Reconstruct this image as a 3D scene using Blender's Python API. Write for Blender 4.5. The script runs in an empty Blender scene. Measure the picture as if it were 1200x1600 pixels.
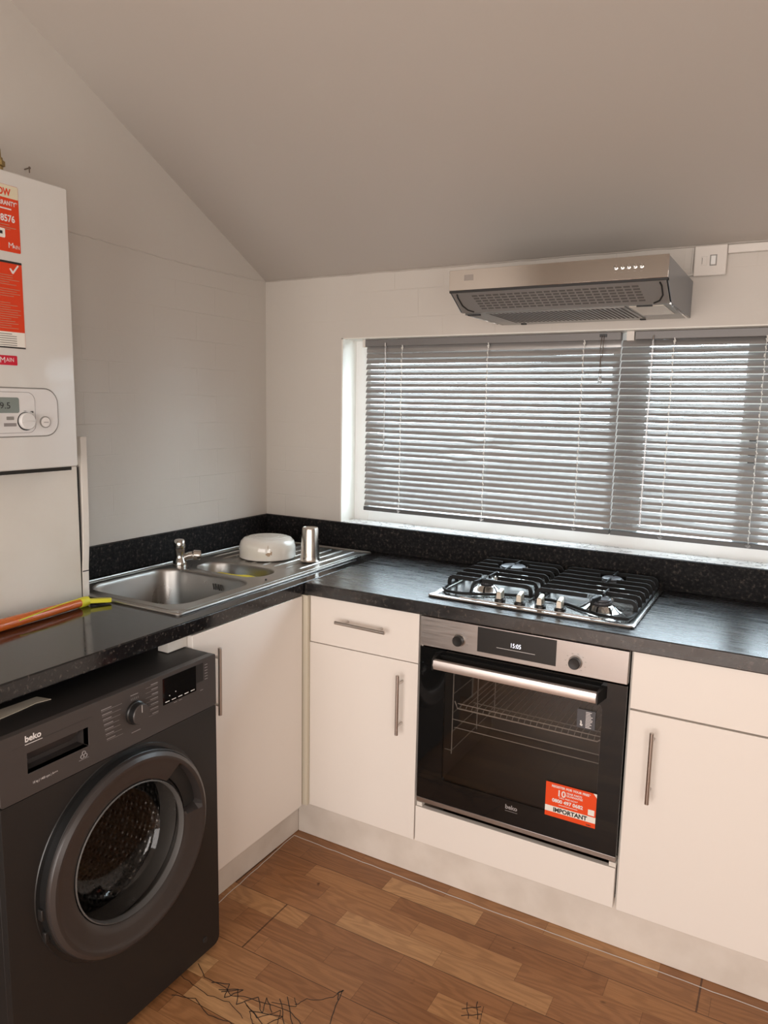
import bpy, bmesh, math, random
from mathutils import Vector, Matrix
random.seed(7)
S = bpy.context.scene
COL = S.collection
PI = math.pi

# ---------------------------------------------------------------- camera
cam_d = bpy.data.cameras.new('camera')
cam = bpy.data.objects.new('camera', cam_d)
COL.objects.link(cam)
CAM = Vector((1.9559, -2.4432, 1.4784))
yaw, pitch, roll, FPX = 0.51452, -0.144836, 0.018883, 1144.58
fw = Vector((-math.sin(yaw)*math.cos(pitch), math.cos(yaw)*math.cos(pitch), math.sin(pitch)))
rt = Vector((math.cos(yaw), math.sin(yaw), 0))
up = rt.cross(fw)
r2 = rt*math.cos(roll) + up*math.sin(roll)
u2 = -rt*math.sin(roll) + up*math.cos(roll)
cam.matrix_world = Matrix(((r2.x, u2.x, -fw.x, CAM.x), (r2.y, u2.y, -fw.y, CAM.y), (r2.z, u2.z, -fw.z, CAM.z), (0, 0, 0, 1)))
cam_d.sensor_fit = 'HORIZONTAL'
cam_d.sensor_width = 36
cam_d.lens = FPX*36/1200
cam_d.clip_start = 0.02
S.camera = cam

# ---------------------------------------------------------------- light and exposure
vs = S.view_settings
vs.view_transform = 'Standard'
vs.look = 'None'
vs.exposure = 0.0
vs.gamma = 1
vs.use_curve_mapping = False
w = bpy.data.worlds.new('world')
S.world = w
w.use_nodes = True
bg = w.node_tree.nodes['Background']
bg.inputs[0].default_value = (0.78, 0.90, 1.0, 1)
bg.inputs[1].default_value = 15.0

def area(name, loc, aim, sx, sy, power, col):
    d = bpy.data.lights.new(name, 'AREA')
    d.shape = 'RECTANGLE'
    d.size, d.size_y, d.energy, d.color = sx, sy, power, col
    o = bpy.data.objects.new(name, d)
    COL.objects.link(o)
    o.location = loc
    o.rotation_euler = (Vector(aim)-Vector(loc)).to_track_quat('-Z', 'Y').to_euler()
    return o
area('patio_door_daylight', (1.45, -4.34, 1.06), (1.45, 0, 0.80), 2.3, 1.9, 80, (1.0, 0.935, 0.895))
area('side_fill_light', (2.90, -2.85, 1.15), (0, -1.7, 0.75), 1.3, 1.2, 36, (1.0, 0.935, 0.895))  # added fill lamp, brightens the left wall, boiler and washing machine

# ---------------------------------------------------------------- materials
def lin(c):
    return tuple(((x/255)/12.92 if x/255 <= .04045 else ((x/255+.055)/1.055)**2.4) for x in c) + (1,)
def mat(name, col=(.8, .8, .8), rough=.5, metal=0, coat=0, spec=.5, bump=None, emit=0, aniso=0, mottle=None, roughvar=None, trans=0):
    """col linear rgb; bump (scale, strength, distance); mottle (scale, colour2, amount)"""
    m = bpy.data.materials.new(name)
    m.use_nodes = True
    nt = m.node_tree
    N, L = nt.nodes, nt.links
    b = N['Principled BSDF']
    b.inputs['Base Color'].default_value = tuple(col[:3]) + (1,)
    b.inputs['Roughness'].default_value = rough
    b.inputs['Metallic'].default_value = metal
    b.inputs['Coat Weight'].default_value = coat
    b.inputs['Coat Roughness'].default_value = 0.04
    b.inputs['Specular IOR Level'].default_value = spec
    b.inputs['Transmission Weight'].default_value = trans
    if aniso: b.inputs['Anisotropic'].default_value = aniso
    if emit:
        b.inputs['Emission Color'].default_value = tuple(col[:3]) + (1,)
        b.inputs['Emission Strength'].default_value = emit
    tc = N.new('ShaderNodeTexCoord')
    def noise(scale, detail=4, stretch=None):
        n = N.new('ShaderNodeTexNoise')
        n.inputs['Scale'].default_value = scale
        n.inputs['Detail'].default_value = detail
        if stretch:
            mp = N.new('ShaderNodeMapping')
            mp.inputs['Scale'].default_value = stretch
            L.new(tc.outputs['Object'], mp.inputs[0]); L.new(mp.outputs[0], n.inputs[0])
        else:
            L.new(tc.outputs['Object'], n.inputs[0])
        return n
    if bump:
        n = noise(bump[0], 5, bump[3] if len(bump) > 3 else None)
        bp = N.new('ShaderNodeBump')
        bp.inputs['Strength'].default_value = bump[1]
        bp.inputs['Distance'].default_value = bump[2]
        L.new(n.outputs[0], bp.inputs['Height']); L.new(bp.outputs[0], b.inputs['Normal'])
    if mottle:
        n = noise(mottle[0], 6, mottle[3] if len(mottle) > 3 else None)
        r = N.new('ShaderNodeValToRGB')
        r.color_ramp.elements[0].position = .5-mottle[2]
        r.color_ramp.elements[1].position = .5+mottle[2]
        r.color_ramp.elements[0].color = tuple(col[:3]) + (1,)
        r.color_ramp.elements[1].color = tuple(mottle[1][:3]) + (1,)
        L.new(n.outputs[0], r.inputs[0]); L.new(r.outputs[0], b.inputs['Base Color'])
    if roughvar:
        n = noise(roughvar[0], 5, roughvar[3] if len(roughvar) > 3 else None)
        mr = N.new('ShaderNodeMapRange')
        mr.inputs['From Min'].default_value = .3; mr.inputs['From Max'].default_value = .7
        mr.inputs['To Min'].default_value = roughvar[1]; mr.inputs['To Max'].default_value = roughvar[2]
        L.new(n.outputs[0], mr.inputs['Value']); L.new(mr.outputs[0], b.inputs['Roughness'])
    return m

def glass(name, tint, refl=1.0, rough=0.0):
    m = bpy.data.materials.new(name); m.use_nodes = True
    nt = m.node_tree; N, L = nt.nodes, nt.links
    N.remove(N['Principled BSDF'])
    out = N['Material Output']
    t = N.new('ShaderNodeBsdfTransparent'); t.inputs[0].default_value = tuple(tint) + (1,)
    g = N.new('ShaderNodeBsdfGlossy'); g.inputs['Roughness'].default_value = rough
    g.inputs['Color'].default_value = (refl, refl, refl, 1)
    lw = N.new('ShaderNodeLayerWeight'); lw.inputs[0].default_value = .5
    pw = N.new('ShaderNodeMath'); pw.operation = 'POWER'; pw.inputs[1].default_value = 5; L.new(lw.outputs['Facing'], pw.inputs[0])
    f = N.new('ShaderNodeMapRange'); f.inputs['To Min'].default_value = .045; L.new(pw.outputs[0], f.inputs['Value'])
    mx = N.new('ShaderNodeMixShader')
    L.new(f.outputs[0], mx.inputs[0]); L.new(t.outputs[0], mx.inputs[1]); L.new(g.outputs[0], mx.inputs[2])
    L.new(mx.outputs[0], out.inputs['Surface'])
    return m

def wall_material(name, col, tile_top=None, axis='x'):
    """painted plaster; below tile_top old tiles show faintly through the paint"""
    m = mat(name, col, rough=.42, spec=.35)
    nt = m.node_tree; N, L = nt.nodes, nt.links
    b = N['Principled BSDF']; tc = [n for n in N if n.type == 'TEX_COORD'][0]
    n1 = N.new('ShaderNodeTexNoise'); n1.inputs['Scale'].default_value = 9; n1.inputs['Detail'].default_value = 5
    L.new(tc.outputs['Object'], n1.inputs[0])
    bp = N.new('ShaderNodeBump'); bp.inputs['Strength'].default_value = .35; bp.inputs['Distance'].default_value = .006
    L.new(n1.outputs[0], bp.inputs['Height'])
    last = bp
    if tile_top:
        g = N.new('ShaderNodeNewGeometry'); sp = N.new('ShaderNodeSeparateXYZ'); L.new(g.outputs['Position'], sp.inputs[0])
        cb = N.new('ShaderNodeCombineXYZ')
        L.new(sp.outputs['Y' if axis == 'x' else 'X'], cb.inputs[0]); L.new(sp.outputs['Z'], cb.inputs[1])
        br = N.new('ShaderNodeTexBrick')
        br.offset = .5
        br.inputs['Scale'].default_value = 1; br.inputs['Mortar Size'].default_value = .0018
        br.inputs['Mortar Smooth'].default_value = .6
        br.inputs['Brick Width'].default_value = .20; br.inputs['Row Height'].default_value = .10
        br.inputs['Color1'].default_value = (1, 1, 1, 1); br.inputs['Color2'].default_value = (1, 1, 1, 1)
        br.inputs['Mortar'].default_value = (0, 0, 0, 1)
        L.new(cb.outputs[0], br.inputs[0])
        n2 = N.new('ShaderNodeTexNoise'); n2.inputs['Scale'].default_value = 2.5
        L.new(tc.outputs['Object'], n2.inputs[0])
        mr = N.new('ShaderNodeMapRange'); mr.inputs['From Min'].default_value = .42; mr.inputs['From Max'].default_value = .62
        mr.inputs['To Min'].default_value = 0; mr.inputs['To Max'].default_value = .5
        L.new(n2.outputs[0], mr.inputs['Value'])
        lt = N.new('ShaderNodeMath'); lt.operation = 'LESS_THAN'; lt.inputs[1].default_value = tile_top
        L.new(sp.outputs['Z'], lt.inputs[0])
        ml = N.new('ShaderNodeMath'); ml.operation = 'MULTIPLY'
        L.new(lt.outputs[0], ml.inputs[0]); L.new(mr.outputs[0], ml.inputs[1])
        b2 = N.new('ShaderNodeBump'); b2.inputs['Distance'].default_value = .003
        L.new(ml.outputs[0], b2.inputs['Strength']); L.new(br.outputs[0], b2.inputs['Height']); L.new(bp.outputs[0], b2.inputs['Normal'])
        last = b2
    L.new(last.outputs[0], b.inputs['Normal'])
    return m

def floor_material():
    m = mat('oak_strip_floor', (.3, .15, .06), rough=.38)
    nt = m.node_tree; N, L = nt.nodes, nt.links; b = N['Principled BSDF']
    g = N.new('ShaderNodeNewGeometry'); sp = N.new('ShaderNodeSeparateXYZ'); L.new(g.outputs['Position'], sp.inputs[0])
    def M(op, a, c=None):
        n = N.new('ShaderNodeMath'); n.operation = op
        for i, v in enumerate((a, c)):
            if v is None: continue
            if isinstance(v, (int, float)): n.inputs[i].default_value = v
            else: L.new(v, n.inputs[i])
        return n.outputs[0]
    X, Y = sp.outputs['X'], sp.outputs['Y']
    ys = M('DIVIDE', M('ADD', Y, 10.02), .068)
    row = M('FLOOR', ys); fy = M('FRACT', ys)
    def wn(a, bb=None):
        c = N.new('ShaderNodeCombineXYZ'); L.new(a, c.inputs[0])
        if bb is not None: L.new(bb, c.inputs[1])
        n = N.new('ShaderNodeTexWhiteNoise'); n.noise_dimensions = '2D'; L.new(c.outputs[0], n.inputs[0])
        return n.outputs['Value']
    off = wn(row)
    xs = M('ADD', M('DIVIDE', M('ADD', X, 5), .31), M('MULTIPLY', off, 7.3))
    colm = M('FLOOR', xs); fx = M('FRACT', xs)
    rnd = wn(row, colm)
    # board = three strips, 1.6 m long, dark end joints
    yb = M('DIVIDE', M('ADD', Y, 10.02), .204); rowb = M('FLOOR', yb); fyb = M('FRACT', yb)
    xb = M('ADD', M('DIVIDE', M('ADD', X, 5), 1.7), M('MULTIPLY', wn(M('ADD', rowb, 31.7)), 5.1)); fxb = M('FRACT', xb)
    # grain, shifted per strip
    cb = N.new('ShaderNodeCombineXYZ')
    L.new(M('MULTIPLY', X, 2.4), cb.inputs[0])
    L.new(M('ADD', M('MULTIPLY', Y, 14), M('MULTIPLY', rnd, 60)), cb.inputs[1]); L.new(M('MULTIPLY', rnd, 40), cb.inputs[2])
    rn = N.new('ShaderNodeTexNoise'); rn.inputs['Scale'].default_value = 1.0; rn.inputs['Detail'].default_value = 1.5
    L.new(cb.outputs[0], rn.inputs[0])
    class _W: pass
    wv = _W(); wv.outputs = {'Fac': M('ADD', .5, M('MULTIPLY', M('SINE', M('MULTIPLY', rn.outputs[0], 75)), .5))}
    nz = N.new('ShaderNodeTexNoise'); nz.inputs['Scale'].default_value = 5; nz.inputs['Detail'].default_value = 8; nz.inputs['Roughness'].default_value = .7
    cb2 = N.new('ShaderNodeCombineXYZ'); L.new(M('MULTIPLY', X, 2), cb2.inputs[0]); L.new(M('MULTIPLY', Y, 40), cb2.inputs[1]); L.new(M('MULTIPLY', rnd, 30), cb2.inputs[2])
    L.new(cb2.outputs[0], nz.inputs[0])
    ramp = N.new('ShaderNodeValToRGB'); e = ramp.color_ramp.elements
    e[0].position = 0; e[0].color = lin((156, 107, 68)); e[1].position = 1; e[1].color = lin((206, 160, 112))
    for p_, c_ in ((.35, (165, 115, 74)), (.65, (175, 125, 82)), (.88, (187, 138, 92))):
        q = e.new(p_); q.color = lin(c_)
    L.new(rnd, ramp.inputs[0])
    def mixc(fac, a, col, mode='MULTIPLY'):
        n = N.new('ShaderNodeMix'); n.data_type = 'RGBA'; n.blend_type = mode
        if isinstance(fac, (int, float)): n.inputs[0].default_value = fac
        else: L.new(fac, n.inputs[0])
        L.new(a, n.inputs[6])
        if isinstance(col, tuple): n.inputs[7].default_value = col
        else: L.new(col, n.inputs[7])
        return n.outputs[2]
    gr = N.new('ShaderNodeValToRGB'); gr.color_ramp.elements[0].position = .15; gr.color_ramp.elements[1].position = .75
    gr.color_ramp.elements[0].color = (.55, .50, .45, 1); gr.color_ramp.elements[1].color = (1, 1, 1, 1)
    L.new(wv.outputs['Fac'], gr.inputs[0])
    c = mixc(.36, ramp.outputs[0], gr.outputs[0])
    gn = N.new('ShaderNodeValToRGB'); gn.color_ramp.elements[0].position = .3; gn.color_ramp.elements[1].position = .65
    gn.color_ramp.elements[0].color = (.55, .5, .46, 1); gn.color_ramp.elements[1].color = (1.0, 1.0, 1.0, 1)
    L.new(nz.outputs[0], gn.inputs[0])
    c = mixc(.55, c, gn.outputs[0])
    # knots and stains
    kn = N.new('ShaderNodeTexNoise'); kn.inputs['Scale'].default_value = 16; kn.inputs['Detail'].default_value = 2
    L.new(g.outputs['Position'], kn.inputs[0])
    kf = N.new('ShaderNodeMapRange'); kf.inputs['From Min'].default_value = .72; kf.inputs['From Max'].default_value = .78; L.new(kn.outputs[0], kf.inputs['Value'])
    c = mixc(kf.outputs[0], c, (.25, .2, .17, 1))
    def edge(f, wdt):  # 1 near the joint
        return M('LESS_THAN', M('MINIMUM', f, M('SUBTRACT', 1, f)), wdt)
    e1 = M('MAXIMUM', edge(fy, .010), edge(fx, .0025))
    c = mixc(M('MULTIPLY', e1, .45), c, (.25, .18, .12, 1))
    e2 = M('MAXIMUM', edge(fyb, .005), edge(fxb, .0014))
    c = mixc(M('MULTIPLY', e2, .75), c, (.12, .08, .05, 1))
    L.new(c, b.inputs['Base Color'])
    bp = N.new('ShaderNodeBump'); bp.inputs['Strength'].default_value = .25; bp.inputs['Distance'].default_value = .001
    L.new(M('SUBTRACT', nz.outputs[0], M('MULTIPLY', e1, .6)), bp.inputs['Height']); L.new(bp.outputs[0], b.inputs['Normal'])
    mr = N.new('ShaderNodeMapRange'); mr.inputs['To Min'].default_value = .3; mr.inputs['To Max'].default_value = .5
    L.new(nz.outputs[0], mr.inputs['Value']); L.new(mr.outputs[0], b.inputs['Roughness'])
    return m

def granite_material(name, rlo, rhi, bstr, sp_=.55):
    m = mat(name, (.02, .02, .022), rough=.15, spec=sp_)
    nt = m.node_tree; N, L = nt.nodes, nt.links; b = N['Principled BSDF']
    tc = [n for n in N if n.type == 'TEX_COORD'][0]
    g = N.new('ShaderNodeNewGeometry')
    v = N.new('ShaderNodeTexNoise'); v.inputs['Scale'].default_value = 95; v.inputs['Detail'].default_value = 5; v.inputs['Roughness'].default_value = .65
    L.new(g.outputs['Position'], v.inputs[0])
    r = N.new('ShaderNodeValToRGB'); e = r.color_ramp.elements
    e[0].position = .42; e[0].color = (.006, .006, .007, 1); e[1].position = .80; e[1].color = (.13, .105, .085, 1)
    q = e.new(.58); q.color = (.016, .015, .015, 1)
    L.new(v.outputs[0], r.inputs[0]); L.new(r.outputs[0], b.inputs['Base Color'])
    mp = N.new('ShaderNodeMapping'); mp.inputs['Scale'].default_value = (3, 40, 10); L.new(g.outputs['Position'], mp.inputs[0])
    n = N.new('ShaderNodeTexNoise'); n.inputs['Scale'].default_value = 2.2; n.inputs['Detail'].default_value = 7
    L.new(mp.outputs[0], n.inputs[0])
    mr = N.new('ShaderNodeMapRange'); mr.inputs['From Min'].default_value = .3; mr.inputs['From Max'].default_value = .7
    mr.inputs['To Min'].default_value = rlo; mr.inputs['To Max'].default_value = rhi
    L.new(n.outputs[0], mr.inputs['Value']); L.new(mr.outputs[0], b.inputs['Roughness'])
    bp = N.new('ShaderNodeBump'); bp.inputs['Strength'].default_value = bstr; bp.inputs['Distance'].default_value = .001
    L.new(n.outputs[0], bp.inputs['Height']); L.new(bp.outputs[0], b.inputs['Normal'])
    return m

def drum_material():
    m = mat('perforated_drum_steel', (.30, .29, .285), rough=.3, metal=1)
    nt = m.node_tree; N, L = nt.nodes, nt.links; b = N['Principled BSDF']
    g = N.new('ShaderNodeNewGeometry')
    v = N.new('ShaderNodeTexVoronoi'); v.inputs['Scale'].default_value = 60; v.inputs['Randomness'].default_value = .35
    L.new(g.outputs['Position'], v.inputs[0])
    bp = N.new('ShaderNodeBump'); bp.inputs['Strength'].default_value = 1.0; bp.inputs['Distance'].default_value = .012
    L.new(v.outputs['Distance'], bp.inputs['Height']); L.new(bp.outputs[0], b.inputs['Normal'])
    r = N.new('ShaderNodeValToRGB'); e = r.color_ramp.elements
    e[0].position = .22; e[0].color = (.012, .012, .012, 1); e[1].position = .34; e[1].color = (.34, .33, .32, 1)
    L.new(v.outputs['Distance'], r.inputs[0]); L.new(r.outputs[0], b.inputs['Base Color'])
    return m

def marble_material():
    m = mat('marble_effect_sill', (.8, .8, .78), rough=.3)
    nt = m.node_tree; N, L = nt.nodes, nt.links; b = N['Principled BSDF']
    g = N.new('ShaderNodeNewGeometry')
    n = N.new('ShaderNodeTexNoise'); n.inputs['Scale'].default_value = 14; n.inputs['Detail'].default_value = 5; n.inputs['Distortion'].default_value = 1.6
    L.new(g.outputs['Position'], n.inputs[0])
    r = N.new('ShaderNodeValToRGB'); e = r.color_ramp.elements
    e[0].position = .47; e[0].color = (.88, .87, .85, 1); e[1].position = .53; e[1].color = (.88, .87, .85, 1)
    q = e.new(.50); q.color = (.28, .27, .27, 1)
    L.new(n.outputs[0], r.inputs[0]); L.new(r.outputs[0], b.inputs['Base Color'])
    return m

def plinth_material():
    m = mat('plinth_board_white', (.74, .68, .61), rough=.45, mottle=(9, (.64, .575, .505), .18))
    return m

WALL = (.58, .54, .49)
M = dict(
    wall_l=wall_material('painted_wall_left', WALL, 1.965, 'x'),
    wall_b=wall_material('painted_wall_back', WALL, 1.965, 'y'),
    wall=mat('painted_wall', WALL, .5, bump=(8, .2, .004)),
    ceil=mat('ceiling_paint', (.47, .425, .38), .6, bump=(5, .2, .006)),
    reveal=mat('reveal_gloss_paint', (.78, .76, .70), .4, bump=(30, .3, .004)),
    floor=floor_material(),
    granite=granite_material('black_granite_laminate', .20, .34, 0.0, 1.0),
    granite_l=granite_material('black_granite_laminate_left', .07, .15, 0.0),
    upst=granite_material('black_granite_upstand', .5, .65, .05, .12),
    marble=marble_material(),
    plinth=plinth_material(),
    white=mat('cream_white_laminate', (.80, .745, .685), .32, spec=.4, bump=(3, .05, .002)),
    cream=mat('cream_filler_board', (.66, .60, .48), .45),
    carcass=mat('white_carcass_board', (.72, .68, .62), .5),
    boxwhite=mat('painted_boarding', (.72, .68, .61), .45, mottle=(4, (.66, .61, .53), .2)),
    batten=mat('painted_timber_batten', (.74, .69, .62), .5, bump=(20, .3, .002)),
    darkgap=mat('dark_gap', (.02, .018, .015), .8),
    upvc=mat('window_frame_white', (.80, .80, .78), .3),
    slat=mat('blind_slat_grey', (.36, .35, .34), .24, spec=.5, metal=.45),
    head=mat('blind_headrail_grey', (.20, .19, .185), .45, metal=.2),
    rail=mat('blind_bottom_rail_grey', (.09, .09, .09), .45),
    cord=mat('cord_white', (.75, .74, .70), .6),
    clear=mat('clear_plastic', (.9, .9, .9), .1, trans=.8),
    steel=mat('brushed_steel', (.62, .60, .58), .28, metal=1, aniso=.5, bump=(60, .08, .0006, (1, 30, 1)), roughvar=(12, .2, .36, (1, 20, 1))),
    steelx=mat('brushed_steel_panel', (.46, .43, .41), .34, metal=1, roughvar=(30, .30, .40, (.3, 1, 6))),
    hoodsteel=mat('hood_front_steel', (.66, .63, .60), .12, metal=1, bump=(5, .04, .002)),
    sinkst=mat('sink_steel', (.40, .385, .365), .3, metal=1, bump=(40, .04, .0006), roughvar=(9, .26, .42)),
    hobst=mat('hob_steel', (.60, .58, .56), .2, metal=1),
    handle=mat('handle_steel', (.52, .48, .45), .3, metal=1),
    ovhandle=mat('oven_handle_aluminium', (.78, .72, .69), .36, metal=.85),
    chrome=mat('chrome', (.78, .77, .75), .08, metal=1),
    wornchrome=mat('worn_chrome', (.55, .53, .50), .16, metal=1, bump=(50, .15, .001)),
    iron=mat('cast_iron_black', (.008, .008, .008), .5, spec=.22),
    cap=mat('burner_cap_enamel', (.07, .07, .078), .35),
    knobm=mat('hob_knob_metal', (.55, .50, .42), .35, metal=.8),
    black=mat('black_plastic', (.012, .012, .012), .3),
    blackm=mat('black_matt', (.015, .014, .013), .6),
    bglass=mat('black_glass', (.006, .006, .006), .04, spec=.5),
    cavity=mat('oven_cavity_enamel', (.13, .123, .117), .35),
    wire=mat('oven_wire_chrome', (.85, .82, .78), .25, metal=.4),
    ovglass=glass('oven_window_glass', (.76, .74, .72), .8),
    glass=glass('window_glass', (.95, .97, .97)),
    wmglass=glass('washer_door_glass', (.66, .64, .62), .7, .05),
    wm=mat('washer_dark_body', (.017, .015, .014), .42, spec=.35),
    wmp=mat('washer_panel_grey', (.050, .042, .039), .38, spec=.45),
    wmd=mat('washer_door_ring', (.036, .030, .028), .3, spec=.5),
    wmsteel=drum_material(),
    drumdot=mat('drum_hole_dark', (.02, .02, .02), .5),
    rubber=mat('door_gasket_rubber', (.10, .095, .09), .5),
    boiler=mat('boiler_white_enamel', (.64, .625, .59), .07, spec=.55, bump=(9, .16, .004)),
    boilp=mat('boiler_panel_plastic', (.68, .665, .65), .2, bump=(9, .06, .003)),
    greyp=mat('grey_print', (.25, .24, .22), .5),
    lcd=mat('lcd_grey_green', (.20, .235, .215), .15),
    dark=mat('dark_print', (.02, .02, .02), .5),
    orange=mat('sticker_orange', lin((226, 72, 22)), .35),
    redor=mat('sticker_red_orange', lin((214, 62, 24)), .35),
    stwhite=mat('sticker_white', (.80, .77, .70), .4),
    stcream=mat('sticker_cream', (.68, .62, .45), .4),
    red=mat('badge_red', lin((196, 24, 52)), .3),
    print=mat('white_print', (.75, .72, .70), .5),
    pgrey=mat('pale_grey_print', (.26, .24, .235), .5),
    glow=mat('display_digits', (.85, .87, 1.0), .5, emit=1.2),
    enamel=mat('white_enamel_dish', (.72, .69, .63), .12, coat=.4),
    stain=mat('brown_chip_stain', (.42, .30, .20), .6),
    cup=mat('tumbler_steel', (.62, .57, .52), .22, metal=1, bump=(60, .08, .0006, (1, 1, 25))),
    orange_pl=mat('orange_translucent_tube', (.75, .17, .03), .15, trans=.25, coat=.4),
    yellow=mat('bright_yellow_plastic', (.72, .68, .04), .35),
    ycloth=mat('yellow_cloth', (.75, .62, .03), .85, bump=(60, .6, .003)),
    brass=mat('aged_brass', (.42, .31, .13), .35, metal=1),
    rust=mat('nail_metal', (.20, .16, .13), .5, metal=.7),
    switch=mat('switch_white_plastic', (.70, .66, .61), .3),
    cable=mat('white_cable_pvc', (.66, .63, .58), .45),
    trunk=mat('pvc_trunking', (.70, .66, .61), .4),
    caulk=mat('white_caulk', (.62, .57, .52), .6),
    ink=mat('black_marker_ink', (.035, .025, .02), .5),
    card=mat('beige_card', (.52, .45, .36), .7),
    hoodgrey=mat('hood_grey_paint', (.17, .19, .22), .3, metal=.5),
    hoodunder=mat('hood_underside_grey', (.30, .27, .245), .4, metal=.5),
    slot=mat('grille_slot_dark', (.10, .088, .078), .6),
    filt=mat('aluminium_filter', (.42, .41, .39), .35, metal=.8),
    lens=mat('lamp_lens', (.85, .80, .70), .25),
    paving=mat('paving', (.50, .49, .47), .8),
    render_=mat('pale_render', (.62, .60, .58), .8),
)

# ---------------------------------------------------------------- mesh helpers
def frame(origin, xd, yd):
    x = Vector(xd).normalized(); y = Vector(yd).normalized(); z = x.cross(y)
    o = Vector(origin)
    return Matrix(((x.x, y.x, z.x, o.x), (x.y, y.y, z.y, o.y), (x.z, y.z, z.z, o.z), (0, 0, 0, 1)))
ID = Matrix.Identity(4)
def FX(x): return Matrix(((0, 0, 1, x), (1, 0, 0, 0), (0, 1, 0, 0), (0, 0, 0, 1)))      # local (u,v,w) -> (x+w, u, v): faces +x
def FY(y): return Matrix(((1, 0, 0, 0), (0, 0, -1, y), (0, 1, 0, 0), (0, 0, 0, 1)))     # local (u,v,w) -> (u, y-w, v): faces -y

def rrect(x0, x1, y0, y1, r, n=6):
    if not isinstance(r, (tuple, list)): r = (r,)*4
    pts = []
    for (cx, cy, a, rr) in ((x1-r[0], y1-r[0], 0, r[0]), (x0+r[1], y1-r[1], 90, r[1]), (x0+r[2], y0+r[2], 180, r[2]), (x1-r[3], y0+r[3], 270, r[3])):
        for i in range(n+1):
            t = math.radians(a+90*i/n)
            pts.append((cx+rr*math.cos(t), cy+rr*math.sin(t)))
    return pts
def circ(cx, cy, r, n=48):
    return [(cx+r*math.cos(2*PI*i/n), cy+r*math.sin(2*PI*i/n)) for i in range(n)]

class MB:
    def __init__(s, F=ID):
        s.bm = bmesh.new(); s.F = F
    def v(s, p): return s.bm.verts.new(s.F @ Vector(p))
    def f(s, vs):
        try: return s.bm.faces.new(vs)
        except ValueError: return None
    def box(s, x0, x1, y0, y1, z0, z1):
        p = [s.v((x, y, z)) for z in (z0, z1) for y in (y0, y1) for x in (x0, x1)]
        for q in ((0, 2, 3, 1), (4, 5, 7, 6), (0, 1, 5, 4), (2, 6, 7, 3), (0, 4, 6, 2), (1, 3, 7, 5)): s.f([p[i] for i in q])
        return s
    def loft(s, rings, cap0=True, cap1=True, closed=True):
        R = [[s.v(p) for p in r] for r in rings]
        for a, b in zip(R, R[1:]):
            n = len(a)
            for i in range(n if closed else n-1):
                j = (i+1) % n
                s.f([a[i], a[j], b[j], b[i]])
        if cap0: s.f(list(reversed(R[0])))
        if cap1: s.f(R[-1])
        return s
    def prism(s, poly, z0, z1, holes=()):
        if not holes:
            return s.loft([[(x, y, z0) for x, y in poly], [(x, y, z1) for x, y in poly]])
        for z in (z0, z1):
            edges = []
            for lp in [poly]+list(holes):
                vs_ = [s.v((x, y, z)) for x, y in lp]
                for i in range(len(vs_)): edges.append(s.bm.edges.new((vs_[i], vs_[(i+1) % len(vs_)])))
            res = bmesh.ops.triangle_fill(s.bm, use_beauty=True, use_dissolve=False, edges=edges)
        for lp in [poly]+list(holes):
            s.loft([[(x, y, z0) for x, y in lp], [(x, y, z1) for x, y in lp]], False, False)
        bmesh.ops.remove_doubles(s.bm, verts=s.bm.verts[:], dist=1e-6)
        return s
    def lathe(s, prof, c=(0, 0, 0), n=48, cap0=True, cap1=True):
        """prof: (radius, height) about local z through c"""
        return s.loft([[(c[0]+r*math.cos(2*PI*i/n), c[1]+r*math.sin(2*PI*i/n), c[2]+h) for i in range(n)] for r, h in prof], cap0, cap1)
    def tube(s, pts, r, n=8, closed=False, caps=True):
        P = [Vector(p) for p in pts]; m = len(P)
        R = r if isinstance(r, (list, tuple)) else [r]*m
        rings = []; ref = None
        for i in range(m):
            if closed: t = (P[(i+1) % m]-P[i-1])
            else: t = P[min(i+1, m-1)]-P[max(i-1, 0)]
            t.normalize()
            if ref is None:
                ref = Vector((0, 0, 1)) if abs(t.z) < .9 else Vector((1, 0, 0))
            a = ref - t*ref.dot(t)
            if a.length < 1e-6: a = t.orthogonal()
            a.normalize(); ref = a; b = t.cross(a)
            rings.append([tuple(P[i]+(a*math.cos(2*PI*k/n)+b*math.sin(2*PI*k/n))*R[i]) for k in range(n)])
        if closed: rings.append(rings[0])
        return s.loft(rings, caps and not closed, caps and not closed)
    def ring(s, outer, inner, z0, z1):
        return s.prism(outer, z0, z1, [inner])
    def build(s, name, m, parent=None, bevel=0, smooth=35, seg=2):
        bmesh.ops.remove_doubles(s.bm, verts=s.bm.verts[:], dist=1e-7)
        bmesh.ops.recalc_face_normals(s.bm, faces=s.bm.faces[:])
        root = parent
        while root and root.parent: root = root.parent
        if parent: loc = root.matrix_basis.translation.copy()
        else:
            c = [v.co for v in s.bm.verts]
            loc = Vector(((min(p.x for p in c)+max(p.x for p in c))/2, (min(p.y for p in c)+max(p.y for p in c))/2, min(p.z for p in c)))
        for v in s.bm.verts: v.co -= loc
        me = bpy.data.meshes.new(name)
        s.bm.to_mesh(me); s.bm.free()
        me.materials.append(M[m] if isinstance(m, str) else m)
        if smooth:
            me.polygons.foreach_set('use_smooth', [True]*len(me.polygons))
            me.set_sharp_from_angle(angle=math.radians(smooth))
        o = bpy.data.objects.new(name, me); COL.objects.link(o)
        if parent: o.parent = parent
        if parent and parent.type == 'MESH':
            pl = parent
            # parents' own offset: parts of parts share the root's origin
            if parent is root: o.location = (0, 0, 0)
        if not parent: o.location = loc
        if bevel:
            b = o.modifiers.new('bevel', 'BEVEL'); b.width = bevel; b.segments = seg; b.limit_method = 'ANGLE'; b.angle_limit = math.radians(40)
            b.use_clamp_overlap = True
        return o

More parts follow.
